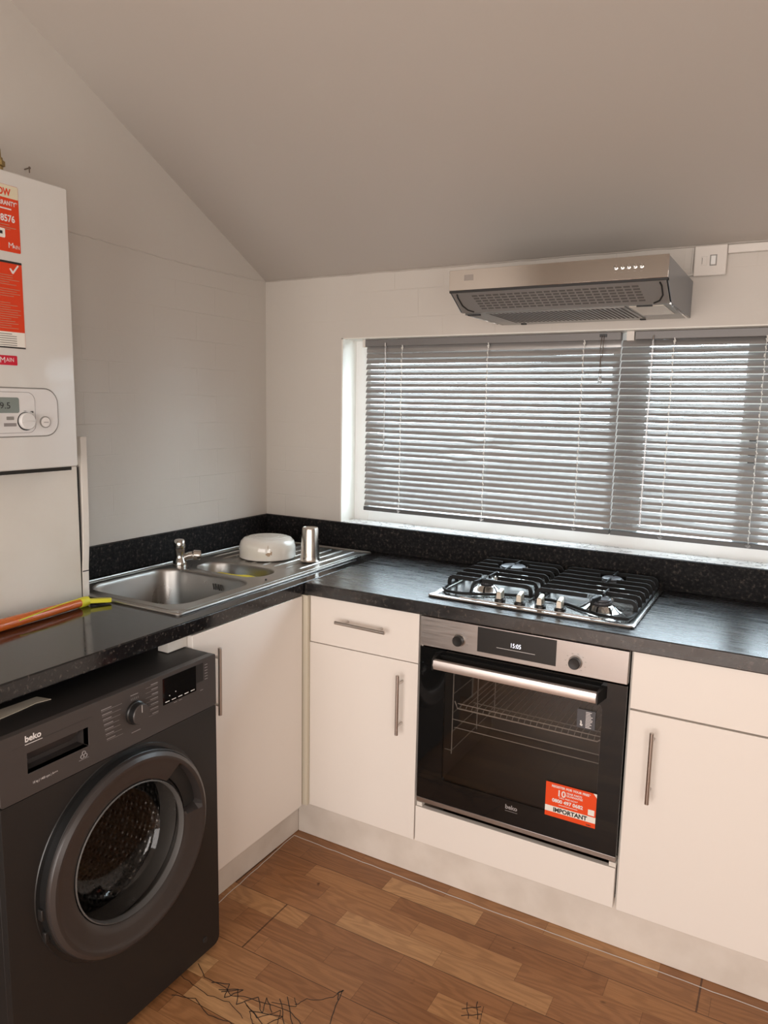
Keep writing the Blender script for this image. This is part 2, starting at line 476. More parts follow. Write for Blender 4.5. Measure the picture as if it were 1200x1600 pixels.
def thing(name, loc, label, cat, group=None):
    o = bpy.data.objects.new(name, None); COL.objects.link(o)
    o.empty_display_size = .05
    o.location = loc
    o['label'] = label; o['category'] = cat
    if group: o['group'] = group
    return o
def tag(o, label, cat, group=None):
    o['label'] = label; o['category'] = cat
    if group: o['group'] = group
    return o
def struct(o):
    o['kind'] = 'structure'
    return o
def lab(o, text):
    o['label'] = text
    return o

def text(parent, name, s, F, u, v, h, m, align='LEFT', w=.0002, bold=0, xs=1.0, shear=0):
    """lettering s of cap height h with its baseline start at (u, v) of frame F"""
    cu = bpy.data.curves.new('lettering', 'FONT')
    cu.body = s; cu.size = h/0.70; cu.align_x = align; cu.offset = bold; cu.resolution_u = 3; cu.shear = shear
    ob = bpy.data.objects.new('lettering', cu); COL.objects.link(ob)
    dg = bpy.context.evaluated_depsgraph_get()
    me = bpy.data.meshes.new_from_object(ob.evaluated_get(dg))
    bpy.data.objects.remove(ob); bpy.data.curves.remove(cu)
    root = parent
    while root.parent: root = root.parent
    loc = root.matrix_basis.translation
    for vx in me.vertices:
        vx.co = F @ Vector((u+vx.co.x*xs, v+vx.co.y, w)) - loc
    me.name = name
    me.materials.clear(); me.materials.append(M[m])
    o = bpy.data.objects.new(name, me); COL.objects.link(o); o.parent = parent
    return o

# ================================================================ ROOM
EAVE = 1.9685
SL = .527
XR = 2.95
YF = -4.42
RID = -2.7
ZR = EAVE - SL*RID
struct(MB().box(-.12, XR+.12, YF-.12, .25, -.08, 0).build('floor', 'floor', smooth=0))
# sloping ceiling, then flat
m_ = MB(frame((0, 0, 0), (0, 1, 0), (0, 0, 1)))   # local x = world y, local y = world z, local z = world x
ov = .12
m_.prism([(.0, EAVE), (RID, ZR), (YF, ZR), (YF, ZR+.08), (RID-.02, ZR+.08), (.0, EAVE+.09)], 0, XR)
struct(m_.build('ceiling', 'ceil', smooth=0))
# left wall
m_ = MB(frame((0, 0, 0), (0, 1, 0), (0, 0, 1)))
m_.prism([(.25, 0), (.25, EAVE-.1), (0, EAVE+.09), (RID, ZR+.08), (YF-.12, ZR+.08), (YF-.12, 0)], -.12, 0)
wl = struct(m_.build('wall_left', 'wall_l', smooth=0))
m_ = MB(frame((0, 0, 0), (0, 1, 0), (0, 0, 1)))
m_.prism([(.25, 0), (.25, EAVE-.1), (0, EAVE+.09), (RID, ZR+.08), (YF-.12, ZR+.08), (YF-.12, 0)], XR, XR+.12)
struct(m_.build('wall_right', 'wall', smooth=0))
# window wall with the opening
WX0, WX1, WZ0, WZ1 = .372, 2.32, 1.013, 1.732
m_ = MB(FY(0))
m_.prism([(0, 0), (XR, 0), (XR, EAVE+.0), (0, EAVE+.0)], -.25, 0, [[(WX0, WZ0-.02), (WX1, WZ0-.02), (WX1, WZ1), (WX0, WZ1)]])
struct(m_.build('wall_back', 'wall_b', smooth=0))
# wall behind the camera kept solid so no sky light enters
m_ = MB(FY(YF))
m_.prism([(0, 0), (XR, 0), (XR, ZR), (0, ZR)], 0, .12)
struct(m_.build('wall_front', 'wall', smooth=0))
# bead line of old plaster where the tiling stops on the left wall
m_ = MB()
pts = []
for i in range(60):
    y = -1.30+i*(1.296/59)
    pts.append((.0005, y, 1.967+.006*math.sin(y*5)+.002*random.uniform(-1, 1)))
m_.tube(pts, .0022, 6)
struct(m_.build('trim_1', 'wall', None))
# thin plaster bead at the eaves
pts = [(x, -.001, EAVE-.002+.0015*random.uniform(-1, 1)) for x in [i*.04 for i in range(int(XR/.04))]]
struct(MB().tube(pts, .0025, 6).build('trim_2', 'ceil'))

# ---------------------------------------------------------------- window
win = bpy.data.objects.new('window_1', None); COL.objects.link(win); win.location = (WX0, .1, WZ0); struct(win)
m_ = MB(); m_.box(WX0, WX1, -.002, .20, WZ0-.02, WZ0)
m_.build('window_sill', 'marble', win, bevel=.003)
m_ = MB()   # painted reveal linings
m_.box(WX0, WX0+.006, .0, .12, WZ0, WZ1); m_.box(WX1-.006, WX1, 0, .12, WZ0, WZ1); m_.box(WX0, WX1, 0, .12, WZ1-.004, WZ1)
m_.build('reveal_lining', 'reveal', win)
m_ = MB()
for a, b_ in ((WX0+.006, WX0+.075), (1.385, 1.50), (1.79, 1.865), (WX1-.07, WX1-.006)): m_.box(a, b_, .10, .16, WZ0, WZ1-.004)
for a, b_ in ((WX0+.074, 1.386), (1.499, 1.791), (1.864, WX1-.069)):
    m_.box(a, b_, .101, .159, WZ0, WZ0+.055); m_.box(a, b_, .101, .159, WZ1-.03, WZ1-.004)
m_.build('window_frame', 'upvc', win)
for a, b_ in ((WX0+.075, 1.385), (1.50, 1.79), (1.865, WX1-.07)):
    MB().box(a-.008, b_+.008, .126, .132, WZ0+.047, WZ1-.022).build('window_pane', 'glass', win)
# catch seen dark through the right blind
MB().box(1.815, 1.835, .085, .10, 1.31, 1.40).build('window_catch', 'black', win, bevel=.003)

# unseen door on solid wall, opaque panel instead of glass; daylight lamp in front
win2 = bpy.data.objects.new('door_1', None); COL.objects.link(win2); win2.location = (.25, YF, .06); struct(win2)
m_ = MB(FY(YF+.051))
m_.prism([(.25, .06), (2.65, .06), (2.65, 2.1), (.25, 2.1)], 0, .05,
         [[(.32, .13), (1.42, .13), (1.42, 2.03), (.32, 2.03)], [(1.48, .13), (2.58, .13), (2.58, 2.03), (1.48, 2.03)]])
m_.build('door_frame', 'upvc', win2)
MB().box(.28, 2.62, YF+.003, YF+.010, .09, 2.07).build('opaque_panel', 'upvc', win2)  # opaque sheet added to close the door against sky light
# unseen frame added around the side fill lamp, wall solid behind
win3 = bpy.data.objects.new('fill_lamp_frame', None); COL.objects.link(win3); win3.location = (XR, -2.85, .6); struct(win3)
m_ = MB(frame((XR, 0, 0), (0, -1, 0), (0, 0, 1)))
m_.prism([(2.12, .5), (3.58, .5), (3.58, 1.82), (2.12, 1.82)], 0.001, .03, [[(2.19, .56), (3.51, .56), (3.51, 1.76), (2.19, 1.76)]])
m_.build('window_frame', 'upvc', win3)

# outside
tag(MB().box(-2, 6, .26, 4.5, -.1, -.02).build('yard_paving', 'paving', smooth=0), 'grey paved yard outside the window, glimpsed through the slats', 'paving')
tag(MB().box(-2, 6, 4.5, 4.7, -.1, 1.25).build('garden_wall', 'render_', smooth=0), 'pale rendered boundary wall outside beyond the window', 'wall')

# ================================================================ BLINDS
def blind(x0, x1, tilt, label, first, gap, hx0, wand, ladders, tassel, dips):
    zt, zb, Y = 1.700, 1.078, .060
    b = thing('venetian_blind', ((x0+x1)/2, Y, zb), label, 'blind', 'venetian blinds in the kitchen window')
    m_ = MB(); m_.box(hx0, x1+.0, Y-.014, Y+.014, 1.702, 1.7275)
    m_.build('headrail', 'head', b, bevel=.0015)
    n = 28; pitch = (zt-zb)/n
    m_ = MB()
    NX = 40
    for k in range(n):
        z = zb+.006+pitch*(k+.35)
        t = tilt+random.uniform(-.05, .05)
        if k > n-4: t += .12*(k-(n-4))*(1 if first else .3)
        rows = []
        rnd = random.uniform(-.001, .001)
        for i in range(NX+1):
            x = x0+(x1-x0)*i/NX
            dz = rnd*math.sin(x*4+k)
            tt = t
            for (dk, dx, am, wd) in dips:
                if dk == k:
                    q = math.exp(-((x-dx)/wd)**2); dz += am*q; tt += 6*am*q*8
            sec = []
            for j in range(5):
                s = (j/4-.5)*.025                      # across the slat, negative = room side
                crown = .0022*(1-(2*j/4-1)**2)
                sec.append((x, Y+s*math.cos(tt)-crown*math.sin(tt)*1.0, z+dz+s*math.sin(tt)+crown*math.cos(tt)))
            und = [(p[0], p[1]+.0004*math.sin(tt), p[2]-.0004*math.cos(tt)) for p in reversed(sec)]
            rows.append(sec+und)
        m_.loft(rows)
    o = m_.build('slats', 'slat', b, smooth=50)
    MB().box(x0, x1, Y-.013, Y+.013, zb-.017, zb-.001).build('bottom_rail', 'rail', b, bevel=.002)
    for lx in ladders:
        m_ = MB()
        for yy in (Y-.0135, Y+.0135):
            m_.tube([(lx, yy, 1.704), (lx, yy, zb-.005)], .0007, 5)
        for k in range(n):
            z = zb+.006+pitch*(k+.35)
            m_.tube([(lx+.003*math.sin(k*1.7), Y-.0148, z-.006), (lx-.002, Y-.0148, z+.004)], .0018, 5)
        m_.tube([(lx, Y-.0135, 1.704), (lx+.004, Y-.016, 1.694), (lx, Y-.0135, 1.688)], .0022, 6)
        m_.build('ladder_cord', 'cord', b)
        m_ = MB(); m_.tube([(lx-.006, Y-.015, zb-.006), (lx, Y-.019, zb-.011), (lx+.007, Y-.015, zb-.006)], .004, 8)
        m_.build('cord_button', 'clear', b)
    if wand:
        wx, wz = wand
        m_ = MB(); m_.tube([(wx, Y-.022, 1.700), (wx-.0015, Y-.020, (1.7+wz)/2), (wx-.003, Y-.018, wz)], .0032, 6)
        o = m_.build('tilt_wand', 'clear', b)
        m_ = MB(); m_.tube([(wx, Y-.014, 1.712), (wx, Y-.024, 1.712), (wx, Y-.024, 1.700)], .002, 6)
        m_.build('wand_hook', 'handle', b)
    if tassel:
        tx, tz = tassel
        m_ = MB(); m_.box(tx-.012, tx+.012, Y-.016, Y-.0142, 1.712, 1.722)
        m_.build('cord_lock', 'black', b)
        m_ = MB()
        m_.tube([(tx-.004, Y-.018, 1.716), (tx-.007, Y-.02, 1.66), (tx-.004, Y-.02, 1.655), (tx-.006, Y-.02, tz+.01)], .0011, 5)
        m_.tube([(tx+.003, Y-.018, 1.716), (tx+.002, Y-.02, 1.65), (tx-.004, Y-.02, 1.645), (tx+.001, Y-.02, tz+.01)], .0011, 5)
        m_.build('lift_cord', 'rust', b)
        MB().lathe([(.002, 0), (.006, -.006), (.008, -.018), (.003, -.024)], (tx-.002, Y-.02, tz+.01), 10).build('cord_tassel', 'clear', b)
    return b
blind(.452, 1.418, math.radians(57), 'left venetian blind of grey slats, two of them bent, with a hanging cord tassel', True, .0, .452,
      (.546, 1.30), (.614, .960, 1.300), (1.362, 1.575), [(12, .93, -.003, .035), (11, .98, .003, .06), (10, .86, .002, .03), (9, .86, -.003, .03), (13, .47, .003, .05), (11, .47, .003, .05), (6, .46, .003, .05)])
blind(1.422, 2.29, math.radians(50), 'right venetian blind of more open grey slats, running out of the picture', False, 0, 1.462,
      (1.520, 1.10), (1.582, 1.840, 2.12), None, [(1, 1.60, .003, .08)])
tag(MB().box(1.436, 1.460, .044, .078, 1.699, 1.7285).build('blind_bracket', 'trunk', bevel=.001), 'small pale bracket between the two blind headrails', 'bracket')
tag(MB().box(.440, .452, .044, .078, 1.699, 1.7285).build('blind_bracket', 'trunk', bevel=.001), 'small pale bracket at the left end of the left blind headrail', 'bracket')

# ================================================================ WORKTOPS
TB, TT = .8717, .9120
SK = rrect(.095, .515, -1.025, -.455, .03, 3)   # cut-out under the sink bowls
m_ = MB(); m_.prism([(0.001, -2.05), (.6096, -2.05), (.6096, -.001), (0.001, -.001)], TB, TT, [SK])
tag(m_.build('worktop', 'granite_l', bevel=.003), 'black granite-effect worktop along the left wall, holding the sink', 'worktop')
m_ = MB(); m_.box(.6108, XR-.001, -.5739, -.001, TB, TT)
tag(m_.build('worktop', 'granite', bevel=.003), 'black granite-effect worktop under the window, holding the hob', 'worktop')
tag(MB().box(.001, .019, -1.05, -.020, TT, 1.0125).build('worktop_upstand', 'upst', bevel=.001), 'black speckled upstand along the left wall behind the sink', 'upstand')
tag(MB().box(.001, XR-.001, -.019, -.001, TT, 1.0125).build('worktop_upstand', 'upst', bevel=.001), 'black speckled upstand under the window sill behind the hob', 'upstand')

# ================================================================ CABINETS
def bar_handle(parent, p0, p1, out, r=.0055, inset=.028):
    """bar between p0 and p1; out = unit vector away from the door"""
    p0, p1, out = Vector(p0), Vector(p1), Vector(out)
    d = (p1-p0).normalized()
    m_ = MB()
    m_.tube([p0, p0+d*.0008, p1-d*.0008, p1], [r*.8, r, r, r*.8], 14)
    for q in (p0+d*inset, p1-d*inset):
        m_.tube([q, q-out*.034], r*.72, 10)
    return m_.build('handle', 'handle', parent)
DY = -.5613
def door(parent, name, x0, x1, z0, z1):
    return MB().box(x0, x1, DY, DY+.018, z0, z1).build(name, 'white', parent, bevel=.0012)
# drawer unit by the corner
c = thing('base_cabinet', (.82, -.3, .1475), 'white base cabinet with a drawer above a door, between the corner and the oven', 'cabinet')
MB().box(.626, 1.0185, DY+.019, -.03, .1475, TB-.001).build('body', 'carcass', c)
d = door(c, 'drawer', .6265, 1.0190, .7165, .8690)
bar_handle(d, (.742, -.595, .806), (.921, -.595, .8025), (0, -1, 0))
d = door(c, 'door', .6245, 1.0185, .1475, .7140)
bar_handle(d, (.968, -.595, .680), (.968, -.595, .491), (0, -1, 0))
# right unit
c = thing('base_cabinet', (1.93, -.3, .1475), 'white base cabinet at the right, with a plain handleless drawer front above its door', 'cabinet')
MB().box(1.6305, 2.2315, DY+.019, -.03, .1475, TB-.001).build('body', 'carcass', c)
door(c, 'drawer', 1.6312, 2.231, .7175, .8690)
d = door(c, 'door', 1.6312, 2.231, .1465, .7125)
bar_handle(d, (1.694, -.595, .678), (1.694, -.595, .486), (0, -1, 0))
c = thing('base_cabinet', (2.59, -.3, .1475), 'white base cabinet beyond the right edge of the picture', 'cabinet')
MB().box(2.2335, XR-.002, DY+.019, -.03, .1475, TB-.001).build('body', 'carcass', c)
door(c, 'door', 2.2345, XR-.004, .1465, .8690)
# oven housing: two sides, shelf and the low white panel
c = thing('oven_housing', (1.325, -.3, .1475), 'white oven housing with a plain low panel under the oven', 'cabinet')
m_ = MB()
m_.box(1.0200, 1.0255, DY+.019, -.03, .1475, TB-.001); m_.box(1.6245, 1.6300, DY+.019, -.03, .1475, TB-.001)
m_.box(1.0255, 1.6245, -.50, -.03, .2480, .2640)
m_.build('body', 'carcass', c)
for x in (1.0260, 1.6050): MB().box(x, x+.018, DY+.002, DY+.03, .2655, .2780).build('bracket', 'carcass', c)
door(c, 'panel', 1.0225, 1.6225, .1475, .2630)
# sink cabinet in the left run
c = thing('sink_cabinet', (.3, -.8, .1475), 'white sink cabinet with one tall door, next to the washing machine', 'cabinet')
m_ = MB()
m_.box(.03, .590, -1.0730, -1.0610, .1475, TB-.001); m_.box(.03, .590, -.5950, -.5790, .1475, TB-.001)
m_.box(.03, .590, -1.061, -.595, .1475, .1635)
m_.build('body', 'carcass', c)
tag(MB().box(.555, .590, -1.140, -1.0735, .8385, TB-.001).build('worktop_rail', 'carcass'), 'short white rail under the worktop, above the washing machine beside the sink cabinet door', 'rail')
d = MB().box(.5917, .6097, -1.0725, -.5830, .1475, .8690).build('door', 'white', c, bevel=.0012)
bar_handle(d, (.645, -1.007, .8245), (.645, -1.009, .634), (1, 0, 0))
tag(MB().box(.5935, .6235, -.5740, -.556, .1475, .8700).build('corner_post', 'cream', bevel=.001), 'narrow cream filler post in the inner corner of the cabinets', 'filler post')
# end panel closing the space of the washing machine
tag(MB().box(.03, .600, -2.045, -2.027, 0, TB-.001).build('end_panel', 'carcass', bevel=.001), 'white panel carrying the left end of the worktop', 'panel')
# plinths
tag(MB().box(.545, XR-.002, -.5114, -.4954, .001, .1465).build('plinth', 'plinth', bevel=.001), 'long grubby white plinth board under the oven and its neighbouring cabinets', 'plinth')
tag(MB().box(.5270, .5430, -1.075, -.4954, .001, .1465).build('plinth', 'plinth', bevel=.001), 'short scuffed white plinth board under the sink cabinet', 'plinth')
# caulk line on the floor
m_ = MB()
def strip(pts, wd, h=.0012):
    for (a, b_) in zip(pts, pts[1:]):
        a, b_ = Vector(a), Vector(b_); d = (b_-a).normalized(); n = Vector((-d.y, d.x, 0))*wd
        m_.prism([(a+n)[:2], (a-n)[:2], (b_-n)[:2], (b_+n)[:2]], .0002, h)
random.seed(3)
pts = [(.572, -1.06, 0)]
y = -1.05
while y < -.56: pts.append((.570-.022*(y+1.05)/.5+random.uniform(-.0015, .0015), y, 0)); y += .03
x = .55
while x < 2.6:
    pts.append((x, -.548+.004*math.sin(x*4)+random.uniform(-.0015, .0015), 0)); x += .035
strip(pts, .0011)
tag(m_.build('caulk_line', 'caulk', smooth=0), 'thin uneven white caulk line on the floor in front of the plinths', 'caulk line')

# ================================================================ SINK
SZ = .9155
sk = thing('kitchen_sink', (.3, -.55, TT), 'stainless steel one and a half bowl sink with drainer, set in the left worktop', 'sink')
main = rrect(.105, .492, -1.015, -.665, .075, 8)
half = rrect(.168, .462, -.635, -.492, .068, 8)
outl = rrect(.053, .557, -1.068, -.052, .012, 4)
m_ = MB(); m_.prism(outl, TT+.0002, SZ, [main, half])
deck = m_.build('deck', 'sinkst', sk, bevel=.0015)
m_ = MB()   # raised outer rim, grooves of the drainer
o2 = rrect(.062, .548, -1.059, -.061, .012, 4)
m_.tube([(x, y, SZ) for x, y in rrect(.056, .554, -1.065, -.055, .012, 4)], .0032, 8, closed=True)
m_.tube([(x, y, SZ) for x, y in rrect(.077, .533, -1.045, -.072, .03, 5)], .0016, 6, closed=True)
m_.build('raised_rim', 'sinkst', deck)
m_ = MB()
for i in range(9):
    x = .115+i*.047
    y0 = -.475+.02*abs(i-4)/4+(.0 if i < 8 else .01)
    m_.loft([[(x-wd, y0+s, SZ-.001) , (x-wd*.4, y0+s, SZ+hh), (x+wd*.4, y0+s, SZ+hh), (x+wd, y0+s, SZ-.001)] for s, wd, hh in ((0, .001, .0004), (.02, .005, .0028), (.36, .005, .0032), (-.085-y0, .0012, .0006))])
m_.build('drainer_ridges', 'sinkst', sk, smooth=60)
def bowl_loft(x0, x1, y0, y1, r, depth, name):
    m_ = MB()
    lv = [(0, 0, r), (-.004, .0015, r), (-.012, .003, r), (-depth*.75, .008, r), (-depth*.92, .018, r-.01), (-depth, .045, r-.03), (-depth-.003, .09, max(r-.06, .01))]
    rings = []
    for dz, ins, rr in lv:
        ins = min(ins, min(x1-x0, y1-y0)/2-.012-.001)
        rr = min(rr, (min(x1-x0, y1-y0)-2*ins)/2-.001)
        rings.append([(x, y, SZ-.0008+dz) for x, y in rrect(x0+ins, x1-ins, y0+ins, y1-ins, max(rr, .008), 8)])
    m_.loft(rings, False, True)
    o = m_.build(name, 'sinkst', sk, smooth=60)
    md = o.modifiers.new('shell', 'SOLIDIFY'); md.thickness = .0009; md.offset = 1
    return o
bowl_loft(.105, .492, -1.015, -.665, .075, .16, 'main_bowl')
bowl_loft(.168, .462, -.635, -.492, .068, .085, 'half_bowl')
m_ = MB()   # overflow slots on the far wall of the main bowl
for i, dx in enumerate((-.018, -.010, .006, .014)):
    m_.tube([(.335+dx-.002, -.6735, .888), (.335+dx+.002, -.6735, .868)], .0020, 6)
m_.tube([(.330, -.6735, .880), (.334, -.6735, .869)], .0016, 6)
m_.build('overflow_slots', 'dark', sk)
MB().lathe([(.045, .7545), (.045, .7575), (.03, .758), (.028, .7555)], (.30, -.84, 0), 24).build('waste', 'chrome', sk)
MB().lathe([(.0035, 0), (.0035, .004), (.002, .005)], (.502, -.632, SZ), 10).build('plug_hole', 'dark', sk)
MB().lathe([(.0035, 0), (.0035, .004), (.002, .005)], (.182, -.652, SZ), 10).build('plug_hole', 'dark', sk)

# yellow cloth in the half bowl
m_ = MB(); rows = []
for i in range(13):
    u = i/12; r = []
    for j in range(9):
        v = j/8
        x = .262+.165*u; y = -.612+.070*v
        r.append((x, y, .9040+.003*u-.016*v*v+.004*math.sin(u*7)*math.cos(v*4)))
    rows.append(r)
m_.loft(rows, False, False, closed=False)
o = m_.build('dish_cloth', 'ycloth'); md = o.modifiers.new('t', 'SOLIDIFY'); md.thickness = .004
tag(o, 'yellow dish cloth lying in the half bowl of the sink', 'cloth')

# tap
tp = thing('mixer_tap', (.122, -.628, SZ), 'worn chrome monobloc tap behind the sink bowls', 'tap')
c = (.122, -.628, SZ)
MB().lathe([(.0245, 0), (.0245, .006), (.0235, .016), (.0185, .026), (.0170, .034), (.0168, .056), (.0185, .059), (.0190, .062)], c, 24).build('body', 'wornchrome', tp)
MB().lathe([(.0190, .0635), (.0200, .067), (.0198, .082), (.0170, .0895), (.013, .0925), (.004, .0935)], c, 24).build('tap_head', 'wornchrome', tp)
m_ = MB(); m_.tube([(.128, -.622, SZ+.026), (.142, -.608, SZ+.034), (.152, -.598, SZ+.036)], [.012, .0125, .0135], 14)
m_.tube([(.152, -.598, SZ+.036), (.155, -.595, SZ+.036), (.168, -.584, SZ+.035), (.172, -.580, SZ+.0345), (.174, -.578, SZ+.034)], [.0135, .0175, .0175, .0165, .010], 18)
m_.build('spout', 'wornchrome', tp)

# upturned dish and tumbler
dc = (.280, -.345, SZ+.0035)
ds = thing('enamel_dish', dc, 'white enamel dish turned upside down on the drainer, with a brown chip', 'dish')
MB().lathe([(.098, 0), (.1015, .002), (.1025, .006), (.1015, .012), (.1022, .022), (.1020, .044), (.097, .060), (.084, .0715), (.068, .0745), (.0665, .0735), (.0655, .0750), (.046, .0765), (.044, .0752), (.0425, .0765), (.002, .0768)], dc, 64).build('dish_body', 'enamel', ds)
# the chip: small patch on the side that faces the room
def dish_patch(pts, name):
    m_ = MB()
    for (a0, z0, s, t) in pts:
        ring0 = [( .1024*math.cos(a0+s*math.cos(k)*(1+.25*math.sin(3*k+a0))), .1024*math.sin(a0+s*math.cos(k)*(1+.25*math.sin(3*k+a0))), z0+t*math.sin(k)) for k in [i*2*PI/16 for i in range(16)]]
        m_.loft([[(dc[0]+x*.99, dc[1]+y*.99, dc[2]+z) for x, y, z in ring0], [(dc[0]+x*1.004, dc[1]+y*1.004, dc[2]+z) for x, y, z in ring0]])
    return m_.build(name, 'stain', ds)
A = math.radians(-50)
dish_patch([(A, .026, .085, .0065), (A+.10, .030, .03, .007), (A-.01, .050, .009, .010)], 'brown_chip')
cc = (.457, -.325, SZ+.0035)
tb = thing('steel_tumbler', cc, 'brushed steel tumbler standing upside down on the drainer beside the dish', 'tumbler')
MB().lathe([(.0335, 0), (.0362, .0008), (.0368, .0035), (.0355, .006), (.0340, .020), (.0292, .116), (.0275, .1215), (.0255, .1225), (.0245, .1215), (.002, .1210)], cc, 48).build('cup_body', 'cup', tb)

# orange tube by the boxing
tg = thing('orange_scraper', (.275, -1.25, TT), 'orange tube with yellow collar and clip end lying on the worktop', 'cleaning tool')
a = Vector((.272, -1.142, TT+.0135)); b_ = Vector((.318, -1.70, TT+.019)); d = (b_-a)
m_ = MB(); m_.tube([a+d*t for t in (0, .3, .6, .9, 1)], [.0115, .0140, .0170, .0185, .015], 14); m_.build('tube', 'orange_pl', tg)
m_ = MB(); m_.tube([a+d*t+Vector((dx, 0, dz)) for t, dx, dz in ((.0, .002, .0115), (.08, .003, .0125), (.16, .007, .0120), (.26, .0125, .009), (.38, .0155, .004))], .0016, 6); m_.build('side_seam', 'yellow', tg)
dn = d.normalized()
m_ = MB(); m_.tube([a+dn*.012, a-dn*.002, a-dn*.016], [.0135, .0145, .013], 14); m_.build('collar', 'yellow', tg)
cdn = Vector((.55, .83, -.05)).normalized()
m_ = MB(frame(a-dn*.012, cdn, Vector((0, 0, 1)).cross(cdn)))
m_.prism(rrect(0, .066, -.0085, .0085, .006, 4), -.0055, .0055); m_.build('clip', 'yellow', tg, bevel=.0015)

# ================================================================ HOB
HZ = TT
hb = thing('gas_hob', (1.318, -.27, HZ), 'stainless steel four burner gas hob on the worktop above the oven', 'hob')
m_ = MB(); m_.prism(rrect(1.019, 1.617, -.512, -.034, .012, 4), HZ+.0003, HZ+.005); m_.build('gasket', 'black', hb)
m_ = MB()
rr = [rrect(1.017+i, 1.619-i, -.514+i, -.032-i, .014, 5) for i in (0, .003, .016, .022)]
m_.loft([[(x, y, HZ+z) for x, y in r] for r, z in zip(rr, (.0045, .0075, .0095, .0080))])
hp = m_.build('hob_plate', 'hobst', hb, smooth=25)
# raised control area
m_ = MB()
tri = [(1.115, -.500), (1.535, -.500), (1.53, -.495), (1.475, -.462), (1.43, -.432), (1.39, -.420), (1.25, -.420), (1.21, -.432), (1.165, -.462), (1.12, -.495)]
tri = list(tri)
def scale(poly, f): 
    cx = sum(p[0] for p in poly)/len(poly); cy = sum(p[1] for p in poly)/len(poly)
    return [(cx+(x-cx)*f, cy+(y-cy)*f) for x, y in poly]
m_.loft([[(x, y, HZ+.008) for x, y in tri], [(x, y, HZ+.0115) for x, y in scale(tri, .97)]])
m_.build('control_area', 'hobst', hp, smooth=20)
for kx in (1.236, 1.296, 1.356, 1.412):
    c = (kx, -.476, HZ+.0115)
    k_ = MB().lathe([(.0165, 0), (.0165, .005), (.013, .008), (.012, .009)], c, 24).build('knob', 'black', hb)
    m_ = MB(frame(c, (1, 0, 0), (0, 1, 0)))
    m_.loft([[(-.0070, -.0140, .008), (.0070, -.0140, .008), (.0070, .0140, .008), (-.0070, .0140, .008)],
             [(-.0062, -.0140, .026), (.0062, -.0140, .026), (.0062, .0140, .033), (-.0062, .0140, .033)],
             [(-.0040, -.0120, .0285), (.0040, -.0120, .0285), (.0040, .0120, .0355), (-.0040, .0120, .0355)]])
    m_.box(-.0009, .0009, -.0143, .0115, .0285, .0290)
    m_.build('knob_grip', 'knobm', k_, bevel=.0012)
burn = [(1.150, -.362, .020, .017), (1.505, -.392, .029, .026), (1.158, -.148, .043, .040), (1.478, -.140, .033, .030)]
for bx, by, r, rc in burn:
    c = (bx, by, HZ+(.008 if by < -.25 else .014))
    b_ = MB().lathe([(r+.032, -.006), (r+.030, 0), (r+.022, .0025), (r+.009, .013), (r+.003, .017), (r-.003, .018)], c, 32, True, True).build('burner', 'chrome', hb)
    MB().lathe([(r-.002, .018), (r+.002, .020), (r+.002, .025), (r-.001, .0255)], c, 32).build('burner_ring', 'cap', b_)
    m_ = MB()
    for k in range(20):
        a = 2*PI*k/20
        m_.box(c[0]+(r+.0018)*math.cos(a)-.0012, c[0]+(r+.0018)*math.cos(a)+.0012, c[1]+(r+.0018)*math.sin(a)-.0012, c[1]+(r+.0018)*math.sin(a)+.0012, c[2]+.021, c[2]+.026)
    m_.build('flame_slots', 'black', b_)
    MB().lathe([(rc*.9, .0255), (rc, .027), (rc, .0305), (rc*.9, .0325), (.002, .033)], c, 32).build('burner_cap', 'cap', b_)
    MB().lathe([(.0018, 0), (.0018, .024), (.001, .026)], (bx+r*.8, by+r*.95, HZ+.012), 8).build('igniter', 'print', b_)
def bar(m_, pts, hh=.006, ww=.0026):
    """flat cast bar of rectangular section through pts"""
    P = [Vector(p) for p in pts]; rings = []
    for i, p in enumerate(P):
        t = (P[min(i+1, len(P)-1)]-P[max(i-1, 0)]).normalized()
        s = Vector((0, 0, 1)).cross(t)
        if s.length < .05: s = rings_s
        s.normalize(); rings_s = s
        n = t.cross(s)
        rings.append([tuple(p+s*ww*a+n*hh*b2) for a, b2 in ((1, 1), (-1, 1), (-1, -1), (1, -1))])
    m_.loft(rings)
GZ = HZ+.044; FZ = HZ+.0155
